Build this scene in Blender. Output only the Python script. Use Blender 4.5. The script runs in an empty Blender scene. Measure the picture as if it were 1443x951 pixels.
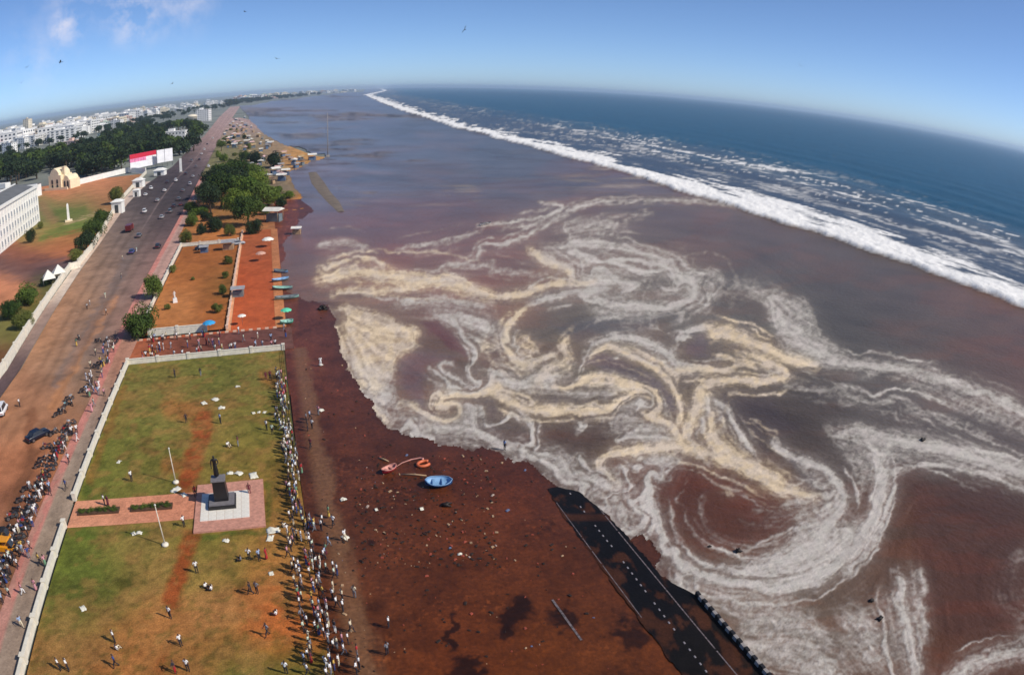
import bpy, bmesh, math, random
import numpy as np
from mathutils import Vector, Matrix, Euler
R = math.radians
random.seed(7)
scene = bpy.context.scene
col = scene.collection

# ------------------------------------------------------------------ camera, sky, sun, exposure
# world: +y runs north along the beach walls, +x points to the sea, metres; the camera is on a 46 m lighthouse gallery
CAM_H = 46.0
F_PX, PITCH, ROLL, HEAD = 1013.47, R(20.0), R(1.5833), R(19.613)
def cam_matrix():
    cp, sp = math.cos(PITCH), math.sin(PITCH)
    right, fwd, up = np.array([1., 0, 0]), np.array([0, cp, -sp]), np.array([0, sp, cp])
    r2 = right*math.cos(ROLL)+up*math.sin(ROLL); u2 = -right*math.sin(ROLL)+up*math.cos(ROLL)
    M = np.stack([r2, u2, -fwd], 1)
    ch, sh = math.cos(HEAD), math.sin(HEAD)
    return np.array([[ch, sh, 0], [-sh, ch, 0], [0, 0, 1]]) @ M
CM = cam_matrix()
cam = bpy.data.cameras.new('camera'); cam_ob = bpy.data.objects.new('camera', cam); col.objects.link(cam_ob)
m4 = Matrix.Identity(4)
for i in range(3):
    for j in range(3): m4[i][j] = float(CM[i, j])
m4[2][3] = CAM_H
cam_ob.matrix_world = m4
cam.type = 'PANO'; cam.sensor_width = 36.0; cam.sensor_fit = 'HORIZONTAL'
pc = cam if hasattr(cam, 'panorama_type') else cam.cycles      # a wide fisheye lens, as in the photograph
pc.panorama_type = 'FISHEYE_EQUISOLID'
pc.fisheye_lens = 36.0*F_PX/1443.0; pc.fisheye_fov = math.pi
cam.clip_start = 0.5; cam.clip_end = 200000
scene.camera = cam_ob

SUN_AZ, SUN_EL = R(122), R(41)          # azimuth clockwise from +y
world = bpy.data.worlds.new('World'); scene.world = world; world.use_nodes = True
wn, wl = world.node_tree.nodes, world.node_tree.links
wn.clear()
w_out = wn.new('ShaderNodeOutputWorld'); bg = wn.new('ShaderNodeBackground'); sky = wn.new('ShaderNodeTexSky')
sky.sky_type = 'NISHITA'; sky.sun_disc = False
sky.sun_elevation = SUN_EL; sky.sun_rotation = SUN_AZ
sky.altitude = 50; sky.air_density = 0.5; sky.dust_density = 0.35; sky.ozone_density = 6.0
bg.inputs['Strength'].default_value = 0.14
# two faint small clouds high over the town
def ray(px, py):
    dx, dy = px-721.5, py-475.5; r = math.hypot(dx, dy); th = 2*math.asin(min(1, r/(2*F_PX))); s = math.sin(th)/max(r, 1e-9)
    return CM @ np.array([dx*s, -dy*s, -math.cos(th)])
tc = wn.new('ShaderNodeTexCoord'); nz = wn.new('ShaderNodeTexNoise')
nz.inputs['Scale'].default_value = 26; nz.inputs['Detail'].default_value = 7; nz.inputs['Roughness'].default_value = 0.6
wl.new(tc.outputs['Generated'], nz.inputs['Vector'])
acc = None
for (px, py, rad, amt) in [(94, 36, 0.042, 0.85), (190, 12, 0.075, 0.65), (250, -12, 0.09, 0.5), (60, 72, 0.09, 0.2), (120, -20, 0.09, .4)]:
    d = ray(px, py)
    vs = wn.new('ShaderNodeVectorMath'); vs.operation = 'DISTANCE'; vs.inputs[1].default_value = tuple(d)
    wl.new(tc.outputs['Generated'], vs.inputs[0])
    mr = wn.new('ShaderNodeMapRange'); mr.interpolation_type = 'SMOOTHSTEP'
    mr.inputs['From Min'].default_value = rad; mr.inputs['From Max'].default_value = 0
    mr.inputs['To Min'].default_value = 0; mr.inputs['To Max'].default_value = amt
    wl.new(vs.outputs['Value'], mr.inputs['Value'])
    if acc is None: acc = mr.outputs['Result']
    else:
        ad = wn.new('ShaderNodeMath'); ad.operation = 'MAXIMUM'; wl.new(acc, ad.inputs[0]); wl.new(mr.outputs['Result'], ad.inputs[1]); acc = ad.outputs[0]
ramp = wn.new('ShaderNodeMapRange'); ramp.inputs['From Min'].default_value = 0.42; ramp.inputs['From Max'].default_value = 0.72
wl.new(nz.outputs['Fac'], ramp.inputs['Value'])
mu = wn.new('ShaderNodeMath'); mu.operation = 'MULTIPLY'; wl.new(acc, mu.inputs[0]); wl.new(ramp.outputs['Result'], mu.inputs[1])
mix = wn.new('ShaderNodeMix'); mix.data_type = 'RGBA'
wl.new(mu.outputs[0], mix.inputs['Factor']); wl.new(sky.outputs['Color'], mix.inputs['A']); mix.inputs['B'].default_value = (7.2, 6.6, 6.8, 1)
wl.new(mix.outputs['Result'], bg.inputs['Color']); wl.new(bg.outputs['Background'], w_out.inputs['Surface'])

sun = bpy.data.lights.new('sun', 'SUN'); sun.energy = 4.0; sun.angle = R(0.53); sun.color = (1.0, 0.925, 0.80)
sun_ob = bpy.data.objects.new('sun', sun); col.objects.link(sun_ob)
sd = Vector((math.sin(SUN_AZ)*math.cos(SUN_EL), math.cos(SUN_AZ)*math.cos(SUN_EL), math.sin(SUN_EL)))
sun_ob.rotation_euler = (-sd).to_track_quat('-Z', 'Y').to_euler(); sun_ob.location = (0, 0, 300)

vs_ = scene.view_settings
vs_.view_transform = 'Standard'; vs_.look = 'None'; vs_.exposure = 0.0; vs_.gamma = 1.0; vs_.use_curve_mapping = False
scene.render.engine = 'CYCLES'
scene.cycles.use_denoising = True
scene.cycles.max_bounces = 6; scene.cycles.volume_bounces = 1; scene.cycles.transparent_max_bounces = 8
scene.cycles.filter_width = 1.6
scene.cycles.sample_clamp_indirect = 4.0

# ------------------------------------------------------------------ geometry helpers
def P(px, py, z=0.0):
    """point of the place seen at photo pixel (px, py) on the level z"""
    d = ray(px, py); t = (z-CAM_H)/d[2]
    return Vector((d[0]*t, d[1]*t, z))
def proj(X, Y, Z):
    D = np.stack([X, Y, Z-CAM_H], -1) @ CM
    n = np.linalg.norm(D, axis=-1); c = np.clip(-D[..., 2]/n, -1, 1); th = np.arccos(c)
    r = 2*F_PX*np.sin(th/2); h = np.maximum(np.hypot(D[..., 0], D[..., 1]), 1e-9)
    return 721.5+D[..., 0]/h*r, 475.5-D[..., 1]/h*r
def lin(c):
    c = np.asarray(c, float)/255.0
    return np.where(c <= 0.04045, c/12.92, ((c+0.055)/1.055)**2.4)
def hash2(ix, iy, seed):
    n = (ix.astype(np.int64)*374761393+iy.astype(np.int64)*668265263+seed*1442695041) & 0xffffffff
    n = ((n ^ (n >> 13))*1274126177) & 0xffffffff
    return ((n ^ (n >> 16)) & 0xffff)/65535.0
def vnoise(x, y, seed=0):
    ix, iy = np.floor(x), np.floor(y); fx, fy = x-ix, y-iy
    fx = fx*fx*fx*(fx*(fx*6-15)+10); fy = fy*fy*fy*(fy*(fy*6-15)+10)
    a, b = hash2(ix, iy, seed), hash2(ix+1, iy, seed); c, d = hash2(ix, iy+1, seed), hash2(ix+1, iy+1, seed)
    return (a+(b-a)*fx)*(1-fy)+(c+(d-c)*fx)*fy
def fbm(x, y, seed=0, oct=4):
    s = 0; a = 0.5; t = 0
    for o in range(oct):
        s = s+a*vnoise(x, y, seed+o*17); t += a; a *= 0.55; x = x*2.03+11.3; y = y*2.03+5.7
    return s/t
def sstep(a, b, x):
    t = np.clip((x-a)/(b-a), 0, 1); return t*t*(3-2*t)
def catmull(pts, n=8):
    pts = [np.array(p, float) for p in pts]
    if len(pts) < 3: return np.array(pts)
    out = []
    for i in range(len(pts)-1):
        p0, p1, p2, p3 = pts[max(i-1, 0)], pts[i], pts[i+1], pts[min(i+2, len(pts)-1)]
        for k in range(n):
            t = k/n
            out.append(0.5*((2*p1)+(-p0+p2)*t+(2*p0-5*p1+4*p2-p3)*t*t+(-p0+3*p1-3*p2+p3)*t**3))
    out.append(pts[-1]); return np.array(out)
def seg_dist(X, Y, pl):
    """distance to a polyline and the tangent of its nearest segment"""
    best = np.full(X.shape, 1e9); tx = np.zeros(X.shape); ty = np.zeros(X.shape); par = np.zeros(X.shape)
    n = len(pl)-1
    for i in range(n):
        a, b = pl[i], pl[i+1]; d = b-a; L = max(d@d, 1e-9)
        t = np.clip(((X-a[0])*d[0]+(Y-a[1])*d[1])/L, 0, 1)
        q = (X-a[0]-t*d[0])**2+(Y-a[1]-t*d[1])**2
        m = q < best; l = math.sqrt(L)
        best = np.where(m, q, best); tx = np.where(m, d[0]/l, tx); ty = np.where(m, d[1]/l, ty); par = np.where(m, (i+t)/n, par)
    return np.sqrt(best), tx, ty, par
def poly_sdf(X, Y, poly):
    """signed distance to a polygon, negative inside"""
    pl = np.array(list(poly)+[poly[0]], float)
    d, _, _, _ = seg_dist(X, Y, pl)
    ins = np.zeros(X.shape, bool)
    for i in range(len(pl)-1):
        (x0, y0), (x1, y1) = pl[i], pl[i+1]
        if y0 == y1: continue
        c = ((y0 > Y) != (y1 > Y)) & (X < (x1-x0)*(Y-y0)/(y1-y0)+x0)
        ins ^= c
    return np.where(ins, -d, d)

# ------------------------------------------------------------------ materials
MATS = {}
def lc(c): return tuple(float(v) for v in lin(c))+(1.0,)
def mat(name, c, rough=0.7, var=0.12, scale=3.0, metal=0.0, rand=0.0, bump=0.0, spec=0.5):
    if name in MATS: return MATS[name]
    m = bpy.data.materials.new(name); m.use_nodes = True; nt = m.node_tree; b = nt.nodes['Principled BSDF']
    b.inputs['Roughness'].default_value = rough; b.inputs['Metallic'].default_value = metal; b.inputs['Specular IOR Level'].default_value = spec
    t = nt.nodes.new('ShaderNodeTexCoord'); n = nt.nodes.new('ShaderNodeTexNoise'); n.inputs['Scale'].default_value = scale; n.inputs['Detail'].default_value = 5
    nt.links.new(t.outputs['Object'], n.inputs['Vector'])
    h = nt.nodes.new('ShaderNodeHueSaturation'); h.inputs['Color'].default_value = lc(c)
    mr = nt.nodes.new('ShaderNodeMapRange'); mr.inputs['To Min'].default_value = 1-var*1.6; mr.inputs['To Max'].default_value = 1+var*1.6
    mr.inputs['From Min'].default_value = 0.25; mr.inputs['From Max'].default_value = 0.75
    nt.links.new(n.outputs['Fac'], mr.inputs['Value'])
    v = mr.outputs['Result']
    if rand > 0:
        oi = nt.nodes.new('ShaderNodeObjectInfo'); r2 = nt.nodes.new('ShaderNodeMapRange'); r2.inputs['To Min'].default_value = 1-rand; r2.inputs['To Max'].default_value = 1+rand
        nt.links.new(oi.outputs['Random'], r2.inputs['Value'])
        q = nt.nodes.new('ShaderNodeMath'); q.operation = 'MULTIPLY'; nt.links.new(v, q.inputs[0]); nt.links.new(r2.outputs['Result'], q.inputs[1]); v = q.outputs[0]
    nt.links.new(v, h.inputs['Value']); nt.links.new(h.outputs['Color'], b.inputs['Base Color'])
    if bump > 0:
        bp = nt.nodes.new('ShaderNodeBump'); bp.inputs['Strength'].default_value = bump; nt.links.new(n.outputs['Fac'], bp.inputs['Height']); nt.links.new(bp.outputs['Normal'], b.inputs['Normal'])
    MATS[name] = m; return m
def ground_mat(name, rough=0.9, fine=0.18, scale=4.0, bump=0.3, spec=0.12):
    """colour from the surface's own pigment map, broken up by fine grain"""
    m = bpy.data.materials.new(name); m.use_nodes = True; nt = m.node_tree; b = nt.nodes['Principled BSDF']
    b.inputs['Specular IOR Level'].default_value = spec; b.inputs['Roughness'].default_value = rough
    a = nt.nodes.new('ShaderNodeAttribute'); a.attribute_name = 'pigment'
    t = nt.nodes.new('ShaderNodeTexCoord'); n = nt.nodes.new('ShaderNodeTexNoise'); n.inputs['Scale'].default_value = scale; n.inputs['Detail'].default_value = 8; n.inputs['Roughness'].default_value = 0.65
    nt.links.new(t.outputs['Object'], n.inputs['Vector'])
    mr = nt.nodes.new('ShaderNodeMapRange'); mr.inputs['From Min'].default_value = 0.25; mr.inputs['From Max'].default_value = 0.75
    mr.inputs['To Min'].default_value = 1-2*fine; mr.inputs['To Max'].default_value = 1+2*fine; nt.links.new(n.outputs['Fac'], mr.inputs['Value'])
    h = nt.nodes.new('ShaderNodeHueSaturation'); nt.links.new(a.outputs['Color'], h.inputs['Color']); nt.links.new(mr.outputs['Result'], h.inputs['Value'])
    nt.links.new(h.outputs['Color'], b.inputs['Base Color'])
    bp = nt.nodes.new('ShaderNodeBump'); bp.inputs['Strength'].default_value = bump; bp.inputs['Distance'].default_value = 0.1
    nt.links.new(n.outputs['Fac'], bp.inputs['Height']); nt.links.new(bp.outputs['Normal'], b.inputs['Normal'])
    return m

# ------------------------------------------------------------------ mesh builder and object helpers
class MB:
    def __init__(s): s.v = []; s.f = []; s.m = []; s.sm = []
    def add(s, vs, fs, mi=0, smooth=False):
        o = len(s.v); s.v += [tuple(v) for v in vs]
        for f in fs: s.f.append(tuple(i+o for i in f)); s.m.append(mi); s.sm.append(smooth)
        return s
    def box(s, c, d, rz=0.0, mi=0, top=1.0):
        x, y, z = d[0]/2, d[1]/2, d[2]/2; cs, sn = math.cos(rz), math.sin(rz); vs = []
        for dz in (-z, z):
            k = top if dz > 0 else 1.0
            for dx, dy in ((-x, -y), (x, -y), (x, y), (-x, y)):
                dx, dy = dx*k, dy*k
                vs.append((c[0]+dx*cs-dy*sn, c[1]+dx*sn+dy*cs, c[2]+dz))
        return s.add(vs, [(3, 2, 1, 0), (4, 5, 6, 7), (0, 1, 5, 4), (1, 2, 6, 5), (2, 3, 7, 6), (3, 0, 4, 7)], mi)
    def tube(s, pts, rad, n=8, mi=0, caps=True, smooth=True):
        pts = [Vector(p) for p in pts]
        if not hasattr(rad, '__len__'): rad = [rad]*len(pts)
        vs = []; fs = []; prev = None
        for i, p in enumerate(pts):
            t = (pts[min(i+1, len(pts)-1)]-pts[max(i-1, 0)]).normalized()
            u = t.orthogonal().normalized() if prev is None else (prev-t*prev.dot(t)).normalized()
            prev = u; w = t.cross(u)
            for k in range(n):
                a = 2*math.pi*k/n; vs.append(p+(u*math.cos(a)+w*math.sin(a))*rad[i])
        for i in range(len(pts)-1):
            for k in range(n):
                k2 = (k+1) % n; fs.append((i*n+k, i*n+k2, (i+1)*n+k2, (i+1)*n+k))
        if caps: fs.append(tuple(range(n-1, -1, -1))); fs.append(tuple((len(pts)-1)*n+k for k in range(n)))
        return s.add(vs, fs, mi, smooth)
    def lathe(s, prof, c=(0, 0, 0), n=12, mi=0, sx=1.0, sy=1.0, smooth=True):
        vs = []; fs = []
        for (r, z) in prof:
            for k in range(n):
                a = 2*math.pi*k/n; vs.append((c[0]+r*sx*math.cos(a), c[1]+r*sy*math.sin(a), c[2]+z))
        for i in range(len(prof)-1):
            for k in range(n):
                k2 = (k+1) % n; fs.append((i*n+k, i*n+k2, (i+1)*n+k2, (i+1)*n+k))
        fs.append(tuple(range(n-1, -1, -1))); fs.append(tuple((len(prof)-1)*n+k for k in range(n)))
        return s.add(vs, fs, mi, smooth)
    def loft(s, secs, mi=0, smooth=False, closed=True):
        n = len(secs[0]); vs = [p for q in secs for p in q]; fs = []
        for i in range(len(secs)-1):
            for k in range(n if closed else n-1):
                k2 = (k+1) % n; fs.append((i*n+k, i*n+k2, (i+1)*n+k2, (i+1)*n+k))
        if closed: fs.append(tuple(range(n-1, -1, -1))); fs.append(tuple((len(secs)-1)*n+k for k in range(n)))
        return s.add(vs, fs, mi, smooth)
    def prism(s, poly, z0, z1, mi=0):
        n = len(poly); vs = [(x, y, z0) for x, y in poly]+[(x, y, z1) for x, y in poly]
        fs = [tuple(range(n-1, -1, -1)), tuple(range(n, 2*n))]+[(k, (k+1) % n, n+(k+1) % n, n+k) for k in range(n)]
        return s.add(vs, fs, mi)
    def mesh(s, name, mats):
        me = bpy.data.meshes.new(name); me.from_pydata(s.v, [], s.f); me.update()
        for m in (mats if isinstance(mats, (list, tuple)) else [mats]): me.materials.append(m)
        me.polygons.foreach_set('material_index', s.m); me.polygons.foreach_set('use_smooth', s.sm); me.update(); return me
    def build(s, name, mats, parent=None, loc=(0, 0, 0), rz=0.0):
        return link(name, s.mesh(name, mats), parent, loc, rz)
def link(name, me, parent=None, loc=(0, 0, 0), rz=0.0, scale=None):
    o = bpy.data.objects.new(name, me); col.objects.link(o); o.location = loc; o.rotation_euler = (0, 0, rz)
    if scale is not None: o.scale = scale if hasattr(scale, '__len__') else (scale,)*3
    if parent is not None: o.parent = parent
    return o
def tag(o, label, cat, group=None):
    o['label'] = label; o['category'] = cat
    if group: o['group'] = group
    return o
def empty(name, loc=(0, 0, 0), rz=0.0, label=None, cat=None, group=None, scale=None):
    o = bpy.data.objects.new(name, None); col.objects.link(o); o.location = loc; o.rotation_euler = (0, 0, rz); o.empty_display_size = 0.3
    if scale is not None: o.scale = scale if hasattr(scale, '__len__') else (scale,)*3
    if label: tag(o, label, cat, group)
    return o
def copy_tree(o, parent=None):
    c = o.copy(); col.objects.link(c); c.parent = parent
    for ch in list(o.children): copy_tree(ch, c)
    return c
def struct(o): o['kind'] = 'structure'; return o
def stuff(o): o['kind'] = 'stuff'; return o
def grid_mesh(name, X, Y, Z, C, m, keep=None, smooth=True, extra=None):
    """a sheet of quads over a structured grid with a pigment map"""
    ny, nx = X.shape; idx = np.arange(ny*nx).reshape(ny, nx)
    F = np.stack([idx[:-1, :-1], idx[:-1, 1:], idx[1:, 1:], idx[1:, :-1]], -1).reshape(-1, 4)
    if keep is not None: F = F[keep.reshape(-1)]
    used = np.zeros(ny*nx, bool); used[F.ravel()] = True
    remap = np.cumsum(used)-1; F = remap[F]
    V = np.stack([X, Y, Z], -1).reshape(-1, 3)[used]
    me = bpy.data.meshes.new(name)
    me.vertices.add(len(V)); me.vertices.foreach_set('co', V.astype(np.float32).ravel())
    me.loops.add(F.size); me.loops.foreach_set('vertex_index', F.astype(np.int32).ravel())
    me.polygons.add(len(F)); me.polygons.foreach_set('loop_start', np.arange(0, F.size, 4, dtype=np.int32))
    me.update(calc_edges=True)
    if smooth: me.polygons.foreach_set('use_smooth', np.ones(len(F), bool))
    for an, A in dict(pigment=C, **(extra or {})).items():
        a = me.attributes.new(an, 'FLOAT_COLOR', 'POINT'); A = A.reshape(ny*nx, -1)[used]
        if A.shape[1] == 3: A = np.concatenate([A, np.ones((len(A), 1))], 1)
        a.data.foreach_set('color', A.astype(np.float32).ravel())
    me.materials.append(m); me.update(); return me

# ------------------------------------------------------------------ flood water, surf and wet beach
# the traced foam lines are kept as photo pixels and laid out on the water level through P()/proj(); everything below lives on the ground plan
C_, W_ = (222, 200, 168), (196, 189, 179)
STROKES = [  # colour, half width, strength, points
 (C_, 13, .85, [(450,396),(490,384),(540,388),(580,395),(620,398),(660,408),(692,421)]),
 (C_, 7, .9, [(690,421),(740,412),(780,402),(818,391),(792,376),(765,364),(745,350)]),
 (C_, 4, .6, [(448,380),(480,368),(520,365),(546,374)]),
 (C_, 9, .6, [(470,412),(520,410),(560,408),(600,402)]),
 (C_, 4, .6, [(560,386),(600,388),(640,392),(665,402)]),
 (C_, 5, .8, [(476,466),(486,498),(491,528),(504,548),(520,564),(536,576),(540,592)]),
 (C_, 8, 1.0, [(572,566),(596,577),(614,585),(640,575),(660,561),(682,553),(702,558),(730,572),(770,579),(812,579),(850,577),(876,568),(886,556),(872,545),(842,539),(812,537)]),
 (C_, 7, .95, [(800,541),(822,532),(852,530),(884,541),(912,556),(932,576),(946,600),(957,618)]),
 (C_, 3, .8, [(620,562),(646,553),(682,549),(722,553),(760,566)]),
 (W_, 3, .9, [(632,447),(642,460),(656,477),(668,493),(675,508),(671,522),(658,530),(638,531)]),
 (W_, 4, .65, [(638,531),(622,527),(616,519),(624,511),(636,514)]),
 (W_, 4, .7, [(604,520),(612,532),(630,542),(655,546),(690,542),(700,532)]),
 (W_, 16, .5, [(612,446),(650,448),(690,462),(712,480)]),
 (C_, 9, .85, [(680,487),(698,489)]),
 (W_, 10, .5, [(560,428),(600,424),(640,424),(690,436)]),
 (C_, 7, .95, [(748,431),(727,444),(713,460),(710,480),(717,500),(732,514),(756,515),(772,504)]),
 (W_, 8, .85, [(745,427),(772,420),(812,412),(852,408)]),
 (C_, 13, .45, [(735,478),(748,490),(742,502)]),
 (C_, 11, .7, [(802,468),(792,490),(786,512),(776,532),(758,546)]),
 (W_, 11, .55, [(696,530),(728,540),(762,538),(790,545)]),
 (W_, 8, .6, [(768,352),(800,345),(842,344),(884,350),(924,364),(960,384),(979,401),(977,418),(955,430),(920,433),(870,431),(830,421),(806,412)]),
 (W_, 3.5, .9, [(858,373),(880,366),(912,370),(946,385),(971,399),(978,410),(970,425),(940,433),(900,434)]),
 (W_, 12, .6, [(800,402),(830,398),(862,396),(885,404),(870,418)]),
 (W_, 7, .55, [(757,358),(790,371),(830,386),(870,396),(905,399)]),
 (W_, 4, .6, [(800,352),(832,361),(862,373),(905,383),(935,383)]),
 (W_, 3, .5, [(926,412),(935,402),(950,396)]),
 (W_, 13, .38, [(978,398),(1000,388),(1012,398),(1002,420),(990,440)]),
 (W_, 24, .22, [(1000,402),(1060,410),(1120,430)]),
 (W_, 12, .6, [(1090,415),(1102,448),(1130,478),(1162,500),(1212,516),(1270,521),(1320,531),(1372,549),(1443,580),(1540,622)]),
 (W_, 20, .35, [(1280,530),(1330,550),(1380,575),(1443,600),(1540,640)]),
 (C_, 11, 1., [(984,464),(1012,465),(1046,477),(1080,493),(1112,505),(1150,513)]),
 (W_, 7, .7, [(958,492),(958,475),(972,464),(990,461)]),
 (C_, 8, .8, [(1055,494),(1084,510),(1105,522),(1100,533),(1070,538),(1030,535),(1000,540),(985,552)]),
 (C_, 5, .8, [(940,526),(985,519),(1012,521),(1056,512)]),
 (C_, 6, .5, [(1010,500),(1040,508),(1070,520)]),
 (W_, 10, .75, [(822,496),(848,479),(880,475),(912,485),(942,500),(962,514),(990,520)]),
 (C_, 6, .85, [(830,500),(852,489),(882,499),(912,515),(936,531),(951,551),(959,576),(955,600)]),
 (C_, 13, .9, [(992,545),(986,560),(979,580),(971,600),(962,622)]),
 (C_, 9, .8, [(1004,575),(1004,595),(1003,615),(1030,642)]),
 (W_, 4, .7, [(1006,562),(1026,578),(1036,600),(1050,622),(1064,640)]),
 (W_, 5, .6, [(996,560),(992,585),(990,610)]),
 (C_, 11, 1., [(842,668),(866,644),(900,633),(940,629),(976,631),(1010,642),(1052,662),(1092,682),(1130,696),(1152,700)]),
 (C_, 18, .9, [(1000,608),(1020,632),(1060,660),(1105,684)]),
 (W_, 9, .6, [(1152,696),(1132,708),(1100,716),(1060,722)]),
 (W_, 9, .95, [(1093,620),(1104,636),(1130,649),(1160,661),(1180,681),(1188,702),(1180,722),(1164,742),(1140,756)]),
 (W_, 10, 1., [(928,662),(919,690),(922,722),(936,762),(962,796),(1002,815),(1050,825),(1100,825),(1142,814),(1180,791),(1210,761),(1229,730),(1236,700),(1250,672),(1272,657)]),
 (W_, 15, .8, [(1040,806),(1080,796),(1120,780),(1150,765),(1170,750)]),
 (W_, 26, .75, [(1080,800),(1130,792),(1172,770),(1200,740)]),
 (W_, 10, .75, [(1222,618),(1240,650),(1241,690),(1226,730),(1196,782),(1150,816),(1090,832)]),
 (W_, 4, .55, [(1262,684),(1251,712),(1240,742),(1219,782),(1190,810)]),
 (W_, 6, .9, [(931,660),(912,692),(904,716),(908,738),(896,749),(878,752),(862,740)]),
 (W_, 14, .7, [(900,655),(925,648),(950,650),(935,660)]),
 (W_, 16, .7, [(1180,610),(1222,612),(1262,620),(1312,629),(1362,641),(1443,663),(1540,694)]),
 (W_, 5, .9, [(1265,621),(1330,633),(1400,653),(1443,667),(1540,700)]),
 (W_, 6, .5, [(1285,656),(1330,656),(1400,672),(1443,690),(1540,730)]),
 (W_, 12, .7, [(966,800),(956,828),(985,850)]),
 (W_, 13, .7, [(1262,806),(1272,850),(1279,890),(1290,951),(1300,1040)]),
 (W_, 14, .35, [(1290,800),(1298,850),(1303,900)]),
 (W_, 20, .55, [(1330,970),(1370,938),(1443,912),(1540,890)]),
 (W_, 24, .16, [(1443,770),(1424,812),(1430,860),(1500,900)]),
 (W_, 22, .35, [(1195,870),(1215,895),(1240,930)]),
 (W_, 3, .35, [(966,676),(962,712),(982,752),(1020,776),(1066,786),(1110,780)]),
 (W_, 3, .25, [(1002,690),(988,724),(1008,754),(1050,769),(1100,765)]),
 (W_, 3, .25, [(1040,730),(1070,742),(1105,738),(1130,728)]),
 (W_, 3, .22, [(945,700),(948,740),(972,780),(1015,798),(1070,805)]),
 (C_, 7, .55, [(1022,692),(1034,693)]),
 (W_, 4, .8, [(732,580),(746,594),(748,608),(742,626),(752,645),(776,656),(796,680),(822,702),(850,723),(878,748)]),
 (W_, 26, .42, [(768,640),(820,672),(862,704),(892,730)]),
 (W_, 6, .6, [(816,640),(838,656),(862,662)]),
 (W_, 4, .6, [(880,665),(876,690),(862,700)]),
 (W_, 20, .42, [(590,604),(640,600),(684,610),(704,626),(744,640)]),
 (W_, 4, .8, [(548,612),(572,600),(588,610),(606,622),(570,626)]),
 (W_, 3, .8, [(652,588),(672,600),(696,616),(722,630)]),
 (W_, 3, .75, [(684,588),(704,590),(720,584),(732,592)]),
 (W_, 5, .8, [(814,600),(828,601)]), (W_, 5, .8, [(890,662),(900,664)]), (W_, 5, .9, [(900,577),(914,579)]),
 (W_, 18, .4, [(856,600),(900,598),(940,606)]), (W_, 4, .6, [(868,622),(902,614),(952,618)]),
 (W_, 12, .35, [(800,552),(840,556),(866,552)]),
 (W_, 4, .5, [(640,376),(682,351),(722,341),(762,321),(800,301),(842,286),(900,282),(962,283),(1022,288),(1100,298)]),
 (W_, 3, .5, [(676,318),(710,316),(742,310),(772,303),(792,290),(760,284)]),
 (W_, 5, .32, [(606,382),(650,372),(702,378),(742,386),(772,390)]),
 (W_, 14, .3, [(790,322),(830,316),(870,322)]), (W_, 8, .3, [(800,335),(850,312),(920,300)]),
 (W_, 7, .3, [(450,346),(490,342),(520,350)]), (W_, 6, .3, [(560,352),(620,342),(680,326)]),
 (W_, 8, .25, [(1180,560),(1250,566),(1330,590),(1400,620)]), (W_, 10, .2, [(1100,545),(1160,550),(1220,548)]),
]
BLOBS = [  # colour, strength, softness, polygon
 (C_, .85, 9, [(476,438),(520,438),(552,446),(572,456),(592,472),(590,486),(570,496),(556,512),(556,530),(530,546),(506,530),(495,510),(485,480)]),
 (W_, .65, 10, [(490,500),(556,520),(556,542),(562,560),(542,580),(520,566),(500,546)]),
 (W_, .35, 14, [(600,440),(650,438),(702,456),(722,482),(700,500),(670,490),(650,466),(620,450)]),
 (W_, .5, 9, [(1078,420),(1132,415),(1152,465),(1190,500),(1222,516),(1150,516),(1110,500),(1090,470)]),
 (W_, .6, 8, [(1120,652),(1185,690),(1186,722),(1162,752),(1110,770),(1128,724),(1160,706),(1140,682)]),
 (W_, .42, 12, [(1160,600),(1262,612),(1262,640),(1232,680),(1210,702),(1190,640)]),
 (W_, .55, 26, [(950,822),(1050,828),(1112,840),(1145,870),(1185,930),(1215,1010),(1150,1010),(1100,951),(1062,922),(985,850)]),
 (W_, .35, 14, [(830,425),(900,436),(960,440),(930,462),(880,470),(840,450)]),
 (W_, .3, 16, [(690,500),(800,505),(800,560),(720,560)]),
 (W_, .28, 20, [(480,560),(600,560),(700,600),(740,640),(640,628),(560,612)]),
 (W_, .25, 20, [(790,690),(770,640),(850,650),(905,690),(905,745),(880,755)]),
 (W_, .22, 30, [(1180,850),(1260,830),(1300,951),(1180,951)]),
 (W_, .2, 30, [(760,350),(960,350),(990,420),(960,440),(800,410)]),
]
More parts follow.
